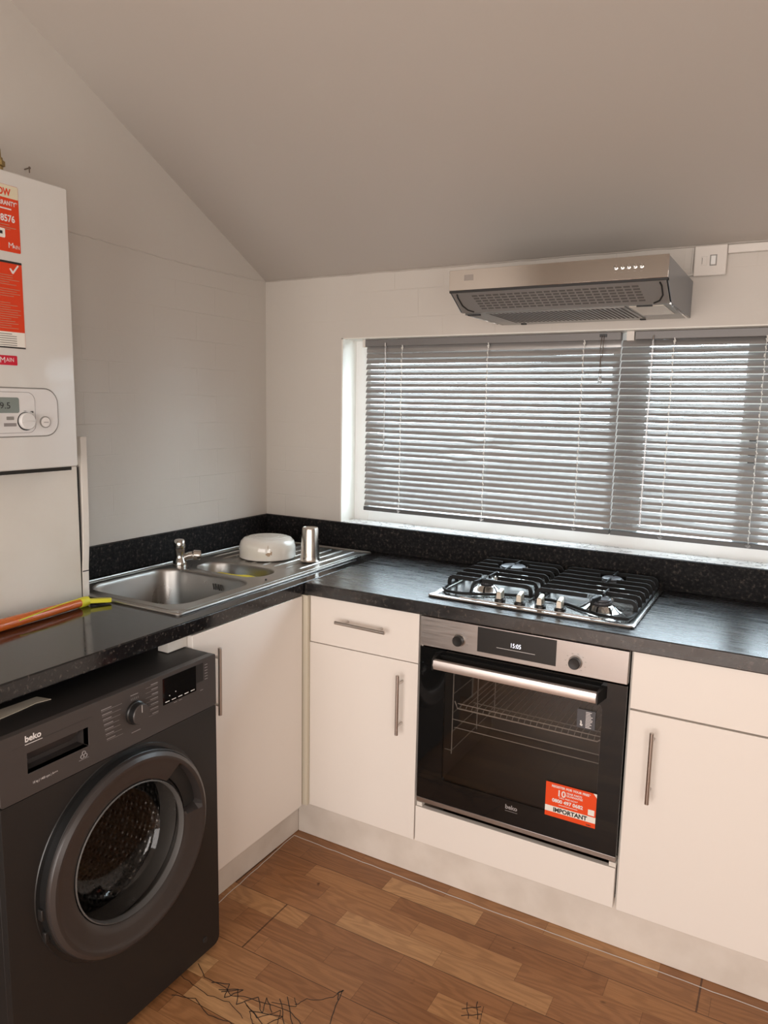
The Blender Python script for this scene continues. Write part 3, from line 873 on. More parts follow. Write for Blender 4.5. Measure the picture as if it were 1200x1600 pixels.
def grate(xa, xb, burners, outer):
    g_ = MB()
    # base frame, front edge swept back beside the knobs
    mid = 1.318
    if outer == 'L':
        fr = [(xa, -.055), (xa-.002, -.2), (xa-.002, -.40), (xa+.004, -.448), (xa+.025, -.472), (xa+.065, -.478), (xa+.13, -.452), (xa+.19, -.418), (xa+.235, -.402), (xb, -.400), (xb, -.2), (xb, -.055), ((xa+xb)/2, -.05)]
    else:
        fr = [(xa, -.055), (xa, -.2), (xa, -.400), (xb-.235, -.402), (xb-.19, -.420), (xb-.13, -.456), (xb-.08, -.480), (xb-.03, -.486), (xb-.006, -.478), (xb, -.45), (xb+.002, -.2), (xb, -.055), ((xa+xb)/2, -.05)]
    g_.tube([(x, y, FZ) for x, y in fr], .0048, 8, closed=True)
    ys = [-.078, -.143, -.208, -.275, -.342, -.408]
    if outer == 'R': ys = [-.075, -.125, -.180, -.235, -.290, -.345, -.405]
    else: ys = [-.075, -.125, -.180, -.235, -.290, -.345, -.400]
    for y in ys:
        xs0, xs1 = xa, xb
        segs = [(xs0, xs1)]
        for bx, by, r, rc in burners:
            if abs(y-by) < r+.012:
                hw = math.sqrt(max((r+.014)**2-(y-by)**2, .0001)); hw = max(hw*.9, .012)
                segs = [(xs0, bx-hw), (bx+hw, xs1)]
        for s0, s1 in segs:
            p = []
            if s0 == xs0: p += [(s0, y, FZ), (s0+.001, y, GZ-.012), (s0+.006, y, GZ-.003)]
            p += [(s0+(.013 if s0 == xs0 else 0), y, GZ), (s1-(.013 if s1 == xs1 else 0), y, GZ)]
            if s1 == xs1: p += [(s1-.006, y, GZ-.003), (s1-.001, y, GZ-.012), (s1, y, FZ)]
            bar(g_, p)
    for bx, by, r, rc in burners:   # fingers across the burner, running front to back
        y0 = by-r-.045 if by < -.25 else by-.075
        y0 = -.47 if (by < -.25 and outer == 'R') else (-.462 if by < -.25 else by-.085)
        if by < -.25:
            bar(g_, [(bx-.012, y0, FZ), (bx-.012, y0+.012, GZ-.010), (bx-.010, y0+.022, GZ), (bx, by-.014, GZ)])
        else:
            bar(g_, [(bx, y0, GZ), (bx, by-.018, GZ)])
        bar(g_, [(bx, by+.018, GZ), (bx, by+.085, GZ)])
    return g_.build('pan_support', 'iron', hb, bevel=.0008, smooth=50)
grate(1.040, 1.303, [burn[0], burn[2]], 'L')
grate(1.322, 1.602, [burn[1], burn[3]], 'R')

# ================================================================ OVEN
ov = thing('built_in_oven', (1.325, -.3, .285), 'built-in oven with steel control panel and black glass door under the hob', 'oven')
F = FY(-.5655)
m_ = MB()   # cavity shell
x0, x1, y0, y1, z0, z1 = 1.085, 1.575, -.530, -.10, .345, .725
m_.box(x0-.02, x0, y0, y1, z0-.02, z1+.02); m_.box(x1, x1+.02, y0, y1, z0-.02, z1+.02)
m_.box(x0, x1, y1, y1+.02, z0-.02, z1+.02); m_.box(x0, x1, y0, y1, z0-.02, z0); m_.box(x0, x1, y0, y1, z1, z1+.02)
m_.build('cavity', 'cavity', ov)
m_ = MB(); m_.box(1.045, 1.605, -.53, -.08, .775, .860); m_.build('casing', 'black', ov)
pn = MB(F).box(1.0275, 1.6225, .7800, .8690, -.018, .0045).build('control_panel', 'steelx', ov, bevel=.0015)
MB(F).box(1.2085, 1.4350, .7935, .8655, .0045, .0052).build('display', 'black', pn)
text(pn, 'clock_digits', '15:05', F, 1.305, .8225, .0125, 'glow', w=.0056, xs=.82)
MB(F).box(1.266, 1.377, .8145, .8155, .0052, .0055).build('touch_line', 'print', pn)
for kx, kz in ((1.1535, .8165), (1.4875, .8150)):
    k_ = MB(F).lathe([(.0175, .0045), (.0180, .007), (.0165, .0085)], (kx, kz, 0), 32).build('knob', 'handle', ov)
    MB(F).lathe([(.0158, .0085), (.0152, .022), (.0135, .0235), (.002, .0228)], (kx, kz, 0), 32).build('knob_face', 'black', k_)
m_ = MB(F)
for i in range(9):
    a = math.radians(210-i*33)
    m_.box(1.4875+.027*math.cos(a)-.002, 1.4875+.027*math.cos(a)+.002, .815+.024*math.sin(a)-.0007, .815+.024*math.sin(a)+.0007, .0045, .0048)
m_.build('dial_marks', 'greyp', pn)
m_ = MB(F)
for a in (60, 20, -25):
    a = math.radians(a)
    m_.box(1.1535+.027*math.cos(a)-.002, 1.1535+.027*math.cos(a)+.002, .8165+.024*math.sin(a)-.0007, .8165+.024*math.sin(a)+.0007, .0045, .0048)
m_.build('dial_marks', 'greyp', pn)
# door: black glass around a tinted window
dr = MB(F).prism([(1.0275, .3000), (1.6225, .3000), (1.6225, .7745), (1.0275, .7745)], -.006, .0, [rrect(1.108, 1.563, .372, .712, .012, 4)]).build('door', 'bglass', ov)
m_ = MB(F); m_.prism([(1.040, .3000), (1.610, .3000), (1.610, .7700), (1.040, .7700)], -.028, -.007, [rrect(1.100, 1.571, .362, .720, .012, 4)]); m_.build('door_lining', 'black', dr)
MB(F).box(1.1075, 1.5635, .3715, .7125, -.0058, -.0018).build('door_window', 'ovglass', dr)
MB(F).box(1.0275, 1.6225, .2850, .2990, -.012, .0015).build('steel_strip', 'steelx', dr, bevel=.001)
m_ = MB(F)
m_.loft([[(1.094, v, w_) for v, w_ in ((.7330, .036), (.7300, .040), (.7320, .050), (.7450, .054), (.7580, .050), (.7600, .040), (.7570, .036))],
         [(1.556, v, w_) for v, w_ in ((.7330, .036), (.7300, .040), (.7320, .050), (.7450, .054), (.7580, .050), (.7600, .040), (.7570, .036))]])
hd = m_.build('handle', 'ovhandle', dr, smooth=50)
m_ = MB(F)
for s in (1.0945, 1.5565):
    dlt = -.004 if s < 1.3 else .004
    m_.loft([[(s, .7290, .053), (s+dlt, .7290, .053), (s+dlt, .7610, .053), (s, .7610, .053)], [(s, .7330, .0), (s+dlt*4, .7330, .0), (s+dlt*4, .7650, .0), (s, .7650, .0)]])
m_.box(1.0945, 1.5565, .7400, .7600, .0, .004)
m_.build('handle_mounts', 'black', dr)
text(dr, 'maker_name', 'beko', F, 1.3105, .3450, .0125, 'pgrey', w=.0004, bold=.0006)
MB(F).box(1.3105, 1.347, .3380, .3390, .0001, .0004).build('name_underline', 'pgrey', dr)
# orange register sticker
st = MB(F).box(1.4255, 1.5640, .3620, .4610, .0001, .0006).build('register_sticker', 'orange', dr)
MB(F).box(1.4255, 1.5640, .3760, .3930, .0006, .0008).build('white_band', 'stwhite', st)
cx = 1.4948
def tx(s, u, v, h, m, **k): return text(st, 'sticker_lettering', s, F, u, v, h, m, w=.0010, **k)
tx('IMPORTANT', cx, .3785, .0118, 'dark', align='CENTER', bold=.0007, xs=.98)
tx('REGISTER FOR YOUR FREE*', cx, .4490, .0062, 'print', align='CENTER', bold=.0003, xs=.98)
tx('10', 1.4565, .4265, .0175, 'print', bold=.0006)
tx('YEAR PARTS', 1.4830, .4380, .0054, 'print', bold=.0002)
tx('GUARANTEE', 1.4830, .4305, .0054, 'print', bold=.0002)
tx('CALL FREE NOW*', cx-.006, .4205, .0045, 'print', align='CENTER', bold=.0001)
tx('0800 497 0682', cx-.008, .4065, .0098, 'print', align='CENTER', bold=.0005)
MB(F).box(1.463, 1.515, .4000, .4014, .0006, .0009).build('small_print', 'print', st)
tx('beko', 1.540, .3655, .0045, 'dark', bold=.0002)
MB(F).box(1.543, 1.560, .3965, .4125, .0006, .0009).build('blank_square', 'stwhite', st)
m_ = MB(F); m_.prism([(1.5545, .4612), (1.5645, .4612), (1.5645, .4500)], .0009, .0012); m_.build('peeled_corner', 'stwhite', st)
# dark instruction label in the window corner
s2 = MB(F).box(1.499, 1.547, .6360, .6880, .0001, .0005).build('instruction_label', 'cap', dr)
m_ = MB(F)
for i in range(11):
    v = .6395+i*.0042
    m_.box(1.522, 1.522+.018*random.uniform(.6, 1), v, v+.0017, .0005, .0008)
m_.tube([(1.509, .6440, .0008), (1.511, .6520, .0008), (1.509, .6570, .0008)], .0022, 6)
m_.tube([(1.512, .6430, .0008), (1.5125, .6480, .0008)], .0030, 6)
m_.build('label_print', 'print', s2)
# wire rack and side ladders
m_ = MB()
RZ = .586
m_.tube([(1.122, -.515, RZ+.020), (1.132, -.517, RZ), (1.545, -.517, RZ), (1.560, -.515, RZ+.012)], .0022, 7)
m_.tube([(1.128, -.505, RZ+.010), (1.552, -.505, RZ+.010)], .0017, 6)
m_.tube([(1.125, -.13, RZ+.01), (1.555, -.13, RZ+.01)], .002, 6)
for i in range(23):
    x = 1.140+i*.0180
    m_.tube([(x, -.517, RZ), (x, -.505, RZ+.010), (x, -.13, RZ+.010)], .0011, 5)
m_.build('wire_rack', 'wire', ov)
m_ = MB()
m_.tube([(1.112, -.50, RZ-.045), (1.560, -.50, RZ-.045)], .0014, 5)
m_.tube([(1.112, -.34, RZ-.05), (1.560, -.34, RZ-.05)], .0012, 5)
m_.tube([(1.112, -.49, RZ-.075), (1.552, -.49, RZ-.075)], .0014, 5)
m_.build('rack_slide_wires', 'wire', ov)
for s in (1.0875, 1.5725):
    m_ = MB(); q = .022 if s < 1.3 else -.022
    for y in (-.50, -.30, -.14): m_.tube([(s+q, y, .43), (s+q, y, .70)], .0018, 6)
    for z in (.44, .50, .56, .62, .68): m_.tube([(s+q, -.50, z), (s+q, -.14, z)], .0016, 5)
    for z in (.44, .69): m_.tube([(s+q, -.50, z), (s, -.50, z)], .0016, 5)
    m_.build('side_ladder', 'wire', ov)
MB().lathe([(.012, 0), (.02, .012), (.02, .014)], (1.33, -.125, .53), 16).build('cavity_fan_boss', 'cavity', ov)

# ================================================================ COOKER HOOD
hx0, hx1 = 1.0325, 1.6300
hd = thing('cooker_hood', ((hx0+hx1)/2, -.2, 1.757), 'slim steel visor cooker hood on the wall above the hob', 'cooker hood')
FH = frame((0, 0, 0), (0, 1, 0), (0, 0, 1))     # local x = y, local y = z, local z = x
prof = [(-.002, 1.757), (-.362, 1.757), (-.448, 1.806), (-.448, 1.862), (-.002, 1.864)]
for xx in (hx0, hx1-.0015):
    MB(FH).prism(prof, xx, xx+.0015).build('side_plate', 'hoodgrey', hd)
MB().box(hx0+.0015, hx1-.0015, -.447, -.002, 1.8615, 1.8635).build('top_plate', 'hoodgrey', hd)
MB().box(hx0+.0015, hx1-.0015, -.004, -.002, 1.757, 1.8615).build('back_plate', 'hoodgrey', hd)
fb = MB().box(hx0-.001, hx1+.001, -.4510, -.4490, 1.8080, 1.8645).build('front_panel', 'hoodsteel', hd, bevel=.0008)
MB().box(hx0, hx1, -.4500, -.4300, 1.8020, 1.8080).build('front_lip', 'blackm', hd)
F2 = FY(-.451)
for kx in (1.501, 1.517, 1.533, 1.549, 1.565):
    MB(F2).lathe([(.0055, 0), (.0052, .005), (.0035, .0068), (.001, .007)], (kx, 1.8405, 0), 16).build('push_button', 'chrome', hd)
m_ = MB(F2)
for kx in (1.501, 1.517, 1.533, 1.549, 1.565): m_.box(kx-.002, kx+.002, 1.8275, 1.8283, 0, .0003)
m_.build('button_marks', 'greyp', fb)
MB(F2).box(1.078, 1.106, 1.834, 1.850, 0, .0004).build('maker_plate', 'hoodunder', fb)
# sloping grille flap
sd = Vector((0, .086, -.049)).normalized()
FS = frame((hx0, -.446, 1.8035), (1, 0, 0), tuple(-sd))   # y up the slope, normal outwards
W = hx1-hx0; SLn = math.hypot(.086, .049)
m_ = MB(FS); m_.prism(rrect(.004, W-.004, -SLn+.002, -.002, .003, 3), -.003, 0); fl = m_.build('grille_flap', 'hoodunder', hd)
m_ = MB(FS)
for r in range(6):
    for cI in range(22):
        u = .062+cI*.0212+.002*r
        v = -.020-r*.0118
        m_.box(u, u+.0165, v-.0032, v+.0032, 0, .0004)
m_.build('grille_slots', 'slot', fl)
for u in (.026, W-.026):
    s = 1 if u < .2 else -1
    m_ = MB(FS); m_.tube([(u-.006*s, -.008, .001), (u-.009*s, -.022, .001), (u-.008*s, -.06, .001), (u+.002*s, -.082, .001), (u+.018*s, -.092, .001)], .0022, 6)
    m_.build('flap_moulding', 'blackm', fl)
m_ = MB(); m_.box(hx0+.0015, hx1-.0015, -.362, -.004, 1.7570, 1.7590); m_.build('underside_plate', 'filt', hd)
m_ = MB()
m_.box(1.10, 1.505, -.335, -.070, 1.7545, 1.7570)
fp = m_.build('grease_filter', 'filt', hd, bevel=.001)
m_ = MB()
for i in range(30):
    x = 1.108+i*.0132
    m_.loft([[(x, -.325, 1.7546), (x+.005, -.325, 1.7546), (x+.005, -.325, 1.7536), (x, -.325, 1.7536)], [(x+.0, -.085, 1.7546), (x+.005, -.085, 1.7546), (x+.005, -.085, 1.7536), (x, -.085, 1.7536)]])
m_.build('filter_ribs', 'slot', fp)
MB().box(1.515, 1.605, -.330, -.130, 1.7550, 1.7570).build('lamp_lens', 'lens', hd, bevel=.001)
m_ = MB()
for x, y in ((1.06, -.325), (1.56, -.352)):
    m_.box(x-.02, x+.02, y-.004, y+.004, 1.7515, 1.7555)
for x, y in ((1.12, -.045), (1.50, -.045)): m_.box(x-.008, x+.008, y-.006, y+.006, 1.7515, 1.7555)
m_.build('catches', 'blackm', hd)
for x in (hx0+.004, hx1-.006): MB().tube([(x, -.345, 1.7555), (x, -.02, 1.7555)], .003, 6).build('edge_trim', 'chrome', hd)

# ================================================================ FUSED SWITCH, CABLE, TRUNKING
F0 = FY(0)
sw = thing('fused_switch', (1.675, -.015, 1.875), 'white square fused spur switch on the wall at the right of the hood', 'switch')
MB(F0).box(1.633, 1.718, 1.8770, 1.9600, 0.001, .016).build('back_box', 'switch', sw, bevel=.002)
pl = MB(F0).box(1.631, 1.720, 1.8750, 1.9620, .016, .023).build('face_plate', 'switch', sw, bevel=.003)
MB(F0).box(1.6775, 1.6905, 1.9060, 1.9310, .023, .0270).build('rocker', 'upvc', pl, bevel=.001)
MB(F0).prism([(1.6745, 1.9030), (1.6935, 1.9030), (1.6935, 1.9340), (1.6745, 1.9340)], .023, .0236, [[(1.6770, 1.9055), (1.6910, 1.9055), (1.6910, 1.9315), (1.6770, 1.9315)]]).build('rocker_surround', 'greyp', pl)
MB(F0).box(1.6515, 1.6670, 1.9050, 1.9310, .023, .0245).build('fuse_holder', 'switch', pl, bevel=.0008)
MB(F0).box(1.6530, 1.6545, 1.909, 1.927, .0245, .0248).build('fuse_slot', 'greyp', pl)
m_ = MB(); m_.tube([(1.632, -.010, 1.884), (1.618, -.009, 1.8815), (1.600, -.009, 1.884), (1.585, -.010, 1.892), (1.570, -.02, 1.890), (1.56, -.03, 1.870)], .0035, 8)
m_.tube([(1.626, -.006, 1.958), (1.624, -.006, 1.90), (1.628, -.006, 1.8835)], .0025, 8)
tag(m_.build('hood_cable', 'cable'), 'short white cable from the switch to the cooker hood', 'cable')
m_ = MB(F0); m_.box(1.7205, XR-.002, 1.9360, 1.9600, .0005, .016)
tag(m_.build('cable_trunking', 'trunk', bevel=.002), 'white plastic trunking running right from the switch under the ceiling', 'trunking')

# ================================================================ BOXING, BOILER
bx = thing('pipe_boxing', (.1, -1.3, TT), 'off-white boarded boxing standing on the worktop under the boiler', 'boxing')
MB().box(.001, .200, -1.56, -1.0880, TT+.0005, 1.2930).build('boarding', 'boxwhite', bx, bevel=.0015)
m_ = MB(); zs = [(TT+.0005, -1.0850), (1.0, -1.0835), (1.06, -1.0790), (1.15, -1.0760), (1.374, -1.0745)]
m_.loft([[(.165, y, z), (.202, y, z), (.202, y+.0205, z), (.165, y+.0205, z)] for z, y in zs])
bt = m_.build('batten', 'batten', bx, bevel=.001)
MB().box(.2018, .2024, -1.0845, -1.0632, .990, .993).build('batten_crack', 'darkgap', bt)
MB().box(.150, .1985, -1.0882, -1.0815, TT+.001, 1.290).build('dark_joint', 'darkgap', bx)
bo = thing('wall_boiler', (.15, -1.36, 1.305), 'white wall-hung boiler with orange stickers at the left edge of the picture', 'boiler')
BY0, BY1, BZ0, BZ1 = -1.560, -1.160, 1.3040, 2.000
m_ = MB(FX(0)); m_.prism(rrect(BY0, BY1, BZ0, BZ1, .006, 4), .002, .300); m_.build('casing', 'boiler', bo, bevel=.003)
MB().box(.02, .285, BY0+.01, BY1-.01, 1.2935, 1.3040).build('gap_shade', 'darkgap', bo)  # black filler standing in for the shadow gap under the boiler
FB = FX(.300)
pn = MB(FB).prism(rrect(-1.500, -1.217, 1.3870, 1.5020, .036, 8), .0, .0035).build('control_panel', 'boilp', bo, bevel=.0015)
m_ = MB(FB); m_.tube([(x, y, .0004) for x, y in rrect(-1.502, -1.2155, 1.3855, 1.5035, .037, 8)], .0012, 6, closed=True); m_.build('panel_outline', 'greyp', pn)
m_ = MB(FB); m_.tube([(x, y, .0036) for x, y in rrect(-1.47, -1.281, 1.3950, 1.4930, .02, 6)], .0006, 6, closed=True); m_.build('panel_groove', 'pgrey', pn)
MB(FB).prism(rrect(-1.392, -1.3235, 1.4430, 1.4800, .005, 4), .0035, .0042).build('lcd_screen', 'lcd', pn)
text(pn, 'lcd_digits', '39.5', FB, -1.386, 1.4535, .015, 'dark', w=.0046, xs=1.1)
for ky in (-1.3075, -1.4130):
    k_ = MB(FB).lathe([(.0225, .0035), (.0225, .0045), (.0205, .0046)], (ky, 1.4230, 0), 32).build('knob', 'dark', pn)
    MB(FB).lathe([(.0205, .0036), (.0205, .012), (.0185, .0145), (.002, .0145)], (ky+.0006, 1.4238, 0), 32).build('knob_face', 'boilp', k_)
    MB(FB).box(ky-.016, ky+.018, 1.4225, 1.4250, .0145, .0165).build('knob_ridge', 'boilp', k_, bevel=.0005)
g_ = MB(FB).lathe([(.0145, .0035), (.0145, .006), (.0125, .0062)], (-1.2555, 1.4205, 0), 32).build('pressure_gauge', 'greyp', pn)
MB(FB).lathe([(.0122, .0062), (.0118, .0078), (.002, .0085)], (-1.2555, 1.4205, 0), 24).build('gauge_face', 'print', g_)
MB(FB).box(-1.2620, -1.2490, 1.4195, 1.4210, .0086, .0092).build('gauge_needle', 'greyp', g_)
MB(FB).prism(rrect(-1.3575, -1.3395, 1.4265, 1.4345, .001, 2), .0035, .0055).build('push_button', 'greyp', pn)
MB(FB).box(-1.3650, -1.3330, 1.4110, 1.4190, .0035, .0040).build('button_caption', 'pgrey', pn)
m_ = MB(FB); m_.box(-1.2935, -1.2865, 1.4455, 1.4475, .0035, .004); m_.box(-1.2895, -1.2865, 1.4435, 1.4455, .0035, .004); m_.box(-1.3115, -1.3055, 1.4475, 1.4485, .0035, .004)
m_.box(-1.3300, -1.3285, 1.4175, 1.4225, .0035, .004)
m_.build('dial_marks', 'dark', pn)
# badge
bd = MB(FB).prism(rrect(-1.400, -1.3200, 1.5560, 1.5785, .002, 3), 0, .0010).build('maker_badge', 'red', bo)
text(bd, 'badge_lettering', 'M', FB, -1.3650, 1.5610, .0135, 'print', w=.0012)
text(bd, 'badge_lettering', 'AIN', FB, -1.3490, 1.5640, .0095, 'print', w=.0012, xs=.9)
# upper sticker
s1 = MB(FB).prism(rrect(-1.425, -1.2960, 1.8180, 1.9680, .003, 3), 0, .0006).build('warranty_sticker', 'redor', bo)
MB(FB).prism(rrect(-1.424, -1.2965, 1.9390, 1.9675, .002, 3), .0006, .0008).build('cream_header', 'stcream', s1)
def bt_(s, u, v, h, m, **k): return text(s1, 'sticker_lettering', s, FB, u, v, h, m, w=.0010, **k)
bt_('NOW', -1.3160, 1.9445, .0150, 'redor', align='RIGHT', bold=.0008, xs=.80)
bt_('WARRANTY*', -1.3000, 1.9225, .0098, 'print', align='RIGHT', bold=.0004, xs=.78)
MB(FB).box(-1.345, -1.3150, 1.9130, 1.9160, .0006, .0009).build('small_print', 'print', s1)
bt_('8576', -1.3075, 1.8860, .0150, 'print', align='RIGHT', bold=.0006, xs=.85)
m_ = MB(FB)
for z, a_ in ((1.8780, -1.322), (1.8720, -1.306), (1.8680, -1.320)): m_.box(-1.36, a_, z, z+.0012, .0006, .0009)
m_.build('small_print', 'stain', s1)
ic = MB(FB).prism(rrect(-1.360, -1.3340, 1.8480, 1.8690, .003, 3), .0006, .0010).build('white_icon', 'stwhite', s1)
MB(FB).box(-1.352, -1.3405, 1.8560, 1.8630, .0010, .0012).build('icon_mark', 'dark', ic)
bt_('M', -1.3280, 1.8270, .0130, 'print')
bt_('AIN', -1.3160, 1.8270, .0085, 'print', xs=.85)
# lower sticker
s2 = MB(FB).box(-1.425, -1.2960, 1.5960, 1.7970, 0, .0006).build('instruction_sticker', 'redor', bo)
MB(FB).box(-1.425, -1.2960, 1.7920, 1.7970, .0006, .0009).build('black_edge', 'dark', s2)
MB(FB).box(-1.425, -1.2960, 1.5960, 1.5995, .0006, .0009).build('black_edge', 'dark', s2)
MB(FB).box(-1.425, -1.2965, 1.5995, 1.6340, .0006, .0008).build('white_footer', 'stwhite', s2)
m_ = MB(FB); m_.loft([[(-1.3280, 1.7800, .0006), (-1.3240, 1.7810, .0006), (-1.3190, 1.7745, .0006), (-1.3065, 1.7905, .0006), (-1.3035, 1.7885, .0006), (-1.3180, 1.7690, .0006), (-1.3210, 1.7690, .0006)],
      [(-1.3280, 1.7800, .001), (-1.3240, 1.7810, .001), (-1.3190, 1.7745, .001), (-1.3065, 1.7905, .001), (-1.3035, 1.7885, .001), (-1.3180, 1.7690, .001), (-1.3210, 1.7690, .001)]])
m_.build('tick_mark', 'print', s2)
m_ = MB(FB); random.seed(5)
for i in range(24):
    z = 1.764-i*.0053
    if i in (5, 10, 11): continue
    m_.box(-1.42, -1.300-random.choice((.004, .012, .02, .03)), z, z+.0010, .0006, .0009)
m_.build('small_print', 'stain', s2)
m_ = MB(FB)
for i in range(6):
    z = 1.6280-i*.0052; m_.box(-1.42, -1.318-(.012 if i == 0 else 0), z, z+.0020, .0008, .0010)
m_.build('small_print', 'greyp', s2)
# brass fitting on top of the boiler and its pipe
bf = thing('brass_fitting', (.15, -1.24, 2.0), 'brass pipe fitting on top of the boiler', 'pipe fitting')
MB().lathe([(.012, .0), (.012, .05), (.017, .052), (.017, .064), (.012, .066), (.012, .072)], (.15, -1.243, 2.0005), 6).build('body', 'brass', bf)
MB().tube([(.15, -1.243, 2.066), (.15, -1.243, 2.090), (.15, -1.262, 2.112), (.12, -1.30, 2.118), (.002, -1.32, 2.118)], .009, 10).build('pipe', 'brass', bf)
m_ = MB(); m_.tube([(.001, -1.064, 2.112), (.022, -1.064, 2.113), (.023, -1.064, 2.113)], [.0018, .0018, .004], 8); m_.tube([(.022, -1.064, 2.113), (.022, -1.064, 2.100)], .0015, 6)
tag(m_.build('wall_nail', 'rust'), 'small bent nail in the left wall just above the boiler', 'nail')

# ================================================================ WASHING MACHINE
wm = thing('washing_machine', (.39, -1.37, 0), 'dark grey front-loading washing machine under the left worktop', 'washing machine')
WXF = .690; WY0, WY1 = -1.668, -1.0745
FW = FX(WXF)
CY, CZ = -1.370, .458
m_ = MB()     # casing: sides, top, bottom, back
m_.box(.10, WXF-.018, WY0, WY0+.012, .02, .832); m_.box(.10, WXF-.018, WY1-.012, WY1, .02, .832)
m_.box(.10, .112, WY0, WY1, .02, .832); m_.box(.10, WXF-.018, WY0, WY1, .02, .035)
m_.build('casing', 'wm', wm, bevel=.002)
MB().box(.098, WXF-.010, WY0, WY1, .820, .8365).build('top', 'wm', wm, bevel=.004)
m_ = MB(FW); m_.prism(rrect(WY0, WY1, .020, .6985, (.004, .004, .02, .02), 4), -.018, 0, [circ(CY, CZ, .1900, 64)])
m_.build('front_panel', 'wm', wm, bevel=.002)
# control panel with the drawer opening
m_ = MB(FW); m_.prism(rrect(WY0, WY1, .7005, .8375, .006, 3), -.016, .0015, [[(-1.6085, .7475), (-1.4660, .7475), (-1.4660, .7900), (-1.6085, .7900)]])
cp = m_.build('control_panel', 'wmp', wm, bevel=.0015)
m_ = MB(FW)
m_.box(-1.6085, -1.4660, .7475, .7900, -.040, -.036)
m_.box(-1.6095, -1.6085, .7475, .7900, -.038, .0); m_.box(-1.4660, -1.4650, .7475, .79, -.038, .0); m_.box(-1.6085, -1.466, .7465, .7475, -.038, .0); m_.box(-1.6085, -1.466, .79, .791, -.038, .0)
m_.build('drawer_recess', 'wmp', cp)
m_ = MB(FW); m_.loft([[(-1.6080, .7895, -.001), (-1.4865, .7895, -.001), (-1.4865, .7600, -.030), (-1.6080, .7600, -.030)], [(-1.6080, .7895, -.003), (-1.4865, .7895, -.003), (-1.4865, .7600, -.032), (-1.6080, .7600, -.032)]])
m_.build('drawer_grip', 'wmp', cp)
m_ = MB(FW)
m_.box(-1.6400, -1.4550, .8090, .8094, .0015, .0018)
m_.build('drawer_seam', 'dark', cp)
text(cp, 'maker_name', 'beko', FW, -1.6120, .8145, .0125, 'print', w=.0019, bold=.0005, xs=1.0)
MB(FW).box(-1.6120, -1.5740, .8085, .8098, .0018, .0021).build('name_underline', 'print', cp)
text(cp, 'rating_lettering', '10 kg | 1400 rpm | A+++', FW, -1.6000, .7230, .0048, 'print', w=.0018, bold=.0, xs=.82)
m_ = MB(FW)
for k in range(3):
    a = math.radians(90+120*k)
    m_.tube([(-1.4800+.0045*math.cos(a)+.0040*math.cos(t), .7330+.0045*math.sin(a)+.0040*math.sin(t), .0019) for t in [i*2*PI/14 for i in range(14)]], .0011, 5, closed=True)
m_.box(-1.492, -1.468, .7235, .7245, .0015, .0019)
m_.build('care_symbol', 'pgrey', cp)
k_ = MB(FW).lathe([(.0275, .0015), (.0270, .006), (.0245, .008), (.0240, .022)], (-1.3400, .7760, 0), 40).build('programme_knob', 'black', wm)
MB(FW).lathe([(.0240, .022), (.0225, .0245), (.002, .0245)], (-1.3400, .7760, 0), 40).build('knob_face', 'wmp', k_)
MB(FW).box(-1.3406, -1.3394, .7810, .7985, .0245, .0248).build('knob_mark', 'print', k_)
m_ = MB(FW); random.seed(11)
for i in range(7):
    z = .8130-i*.0118
    m_.box(-1.432+.002*i, -1.402+.001*i-random.uniform(0, .006), z, z+.0018, .0015, .0018)
    m_.box(-1.432+.002*i, -1.385+.003*abs(i-3), z-.0030, z-.0025, .0015, .0018)
m_.build('programme_print', 'pgrey', cp)
m_ = MB(FW)
for i in range(7):
    z2 = .8240-i*.0118
    m_.box(-1.296+random.uniform(0, .008), -1.271, z2, z2+.0018, .0015, .0018)
    m_.box(-1.308+.0, -1.271, z2-.0030, z2-.0025, .0015, .0018)
m_.build('programme_print', 'pgrey', cp)
m_ = MB(FW)
for t in (-1.350, -1.345, -1.340, -1.335, -1.330): m_.box(t-.0004, t+.0004, .8070, .8120, .0015, .0018)
m_.box(-1.352, -1.330, .8180, .8196, .0015, .0018)
m_.build('programme_print', 'pgrey', cp)
MB(FW).box(-1.352, -1.326, .7300, .7316, .0015, .0018).build('programme_print', 'pgrey', cp)
dp = MB(FW).box(-1.2560, -1.1470, .7620, .8270, .0015, .0028).build('display', 'bglass', cp)
m_ = MB(FW)
for i in range(5): m_.box(-1.2500+i*.021, -1.2370+i*.021, .7665, .7685, .0028, .0031)
for i in range(2): m_.lathe([(.0014, .0028), (.0014, .0031)], (-1.2360+i*.020, .7800+.004*i, 0), 8)
m_.build('display_icons', 'print', dp)
MB(FW).box(-1.1470, -1.1210, .7800, .8270, .0015, .0021).build('display_surround', 'wm', cp)
m_ = MB(FW)
for i in range(6): m_.box(-1.1150, -1.1050, .8180-i*.0075, .8197-i*.0075, .0015, .0018)
for u in (-1.222, -1.205, -1.132): m_.box(u, u+.010, .7560, .7575, .0015, .0018)
m_.build('side_print', 'pgrey', cp)
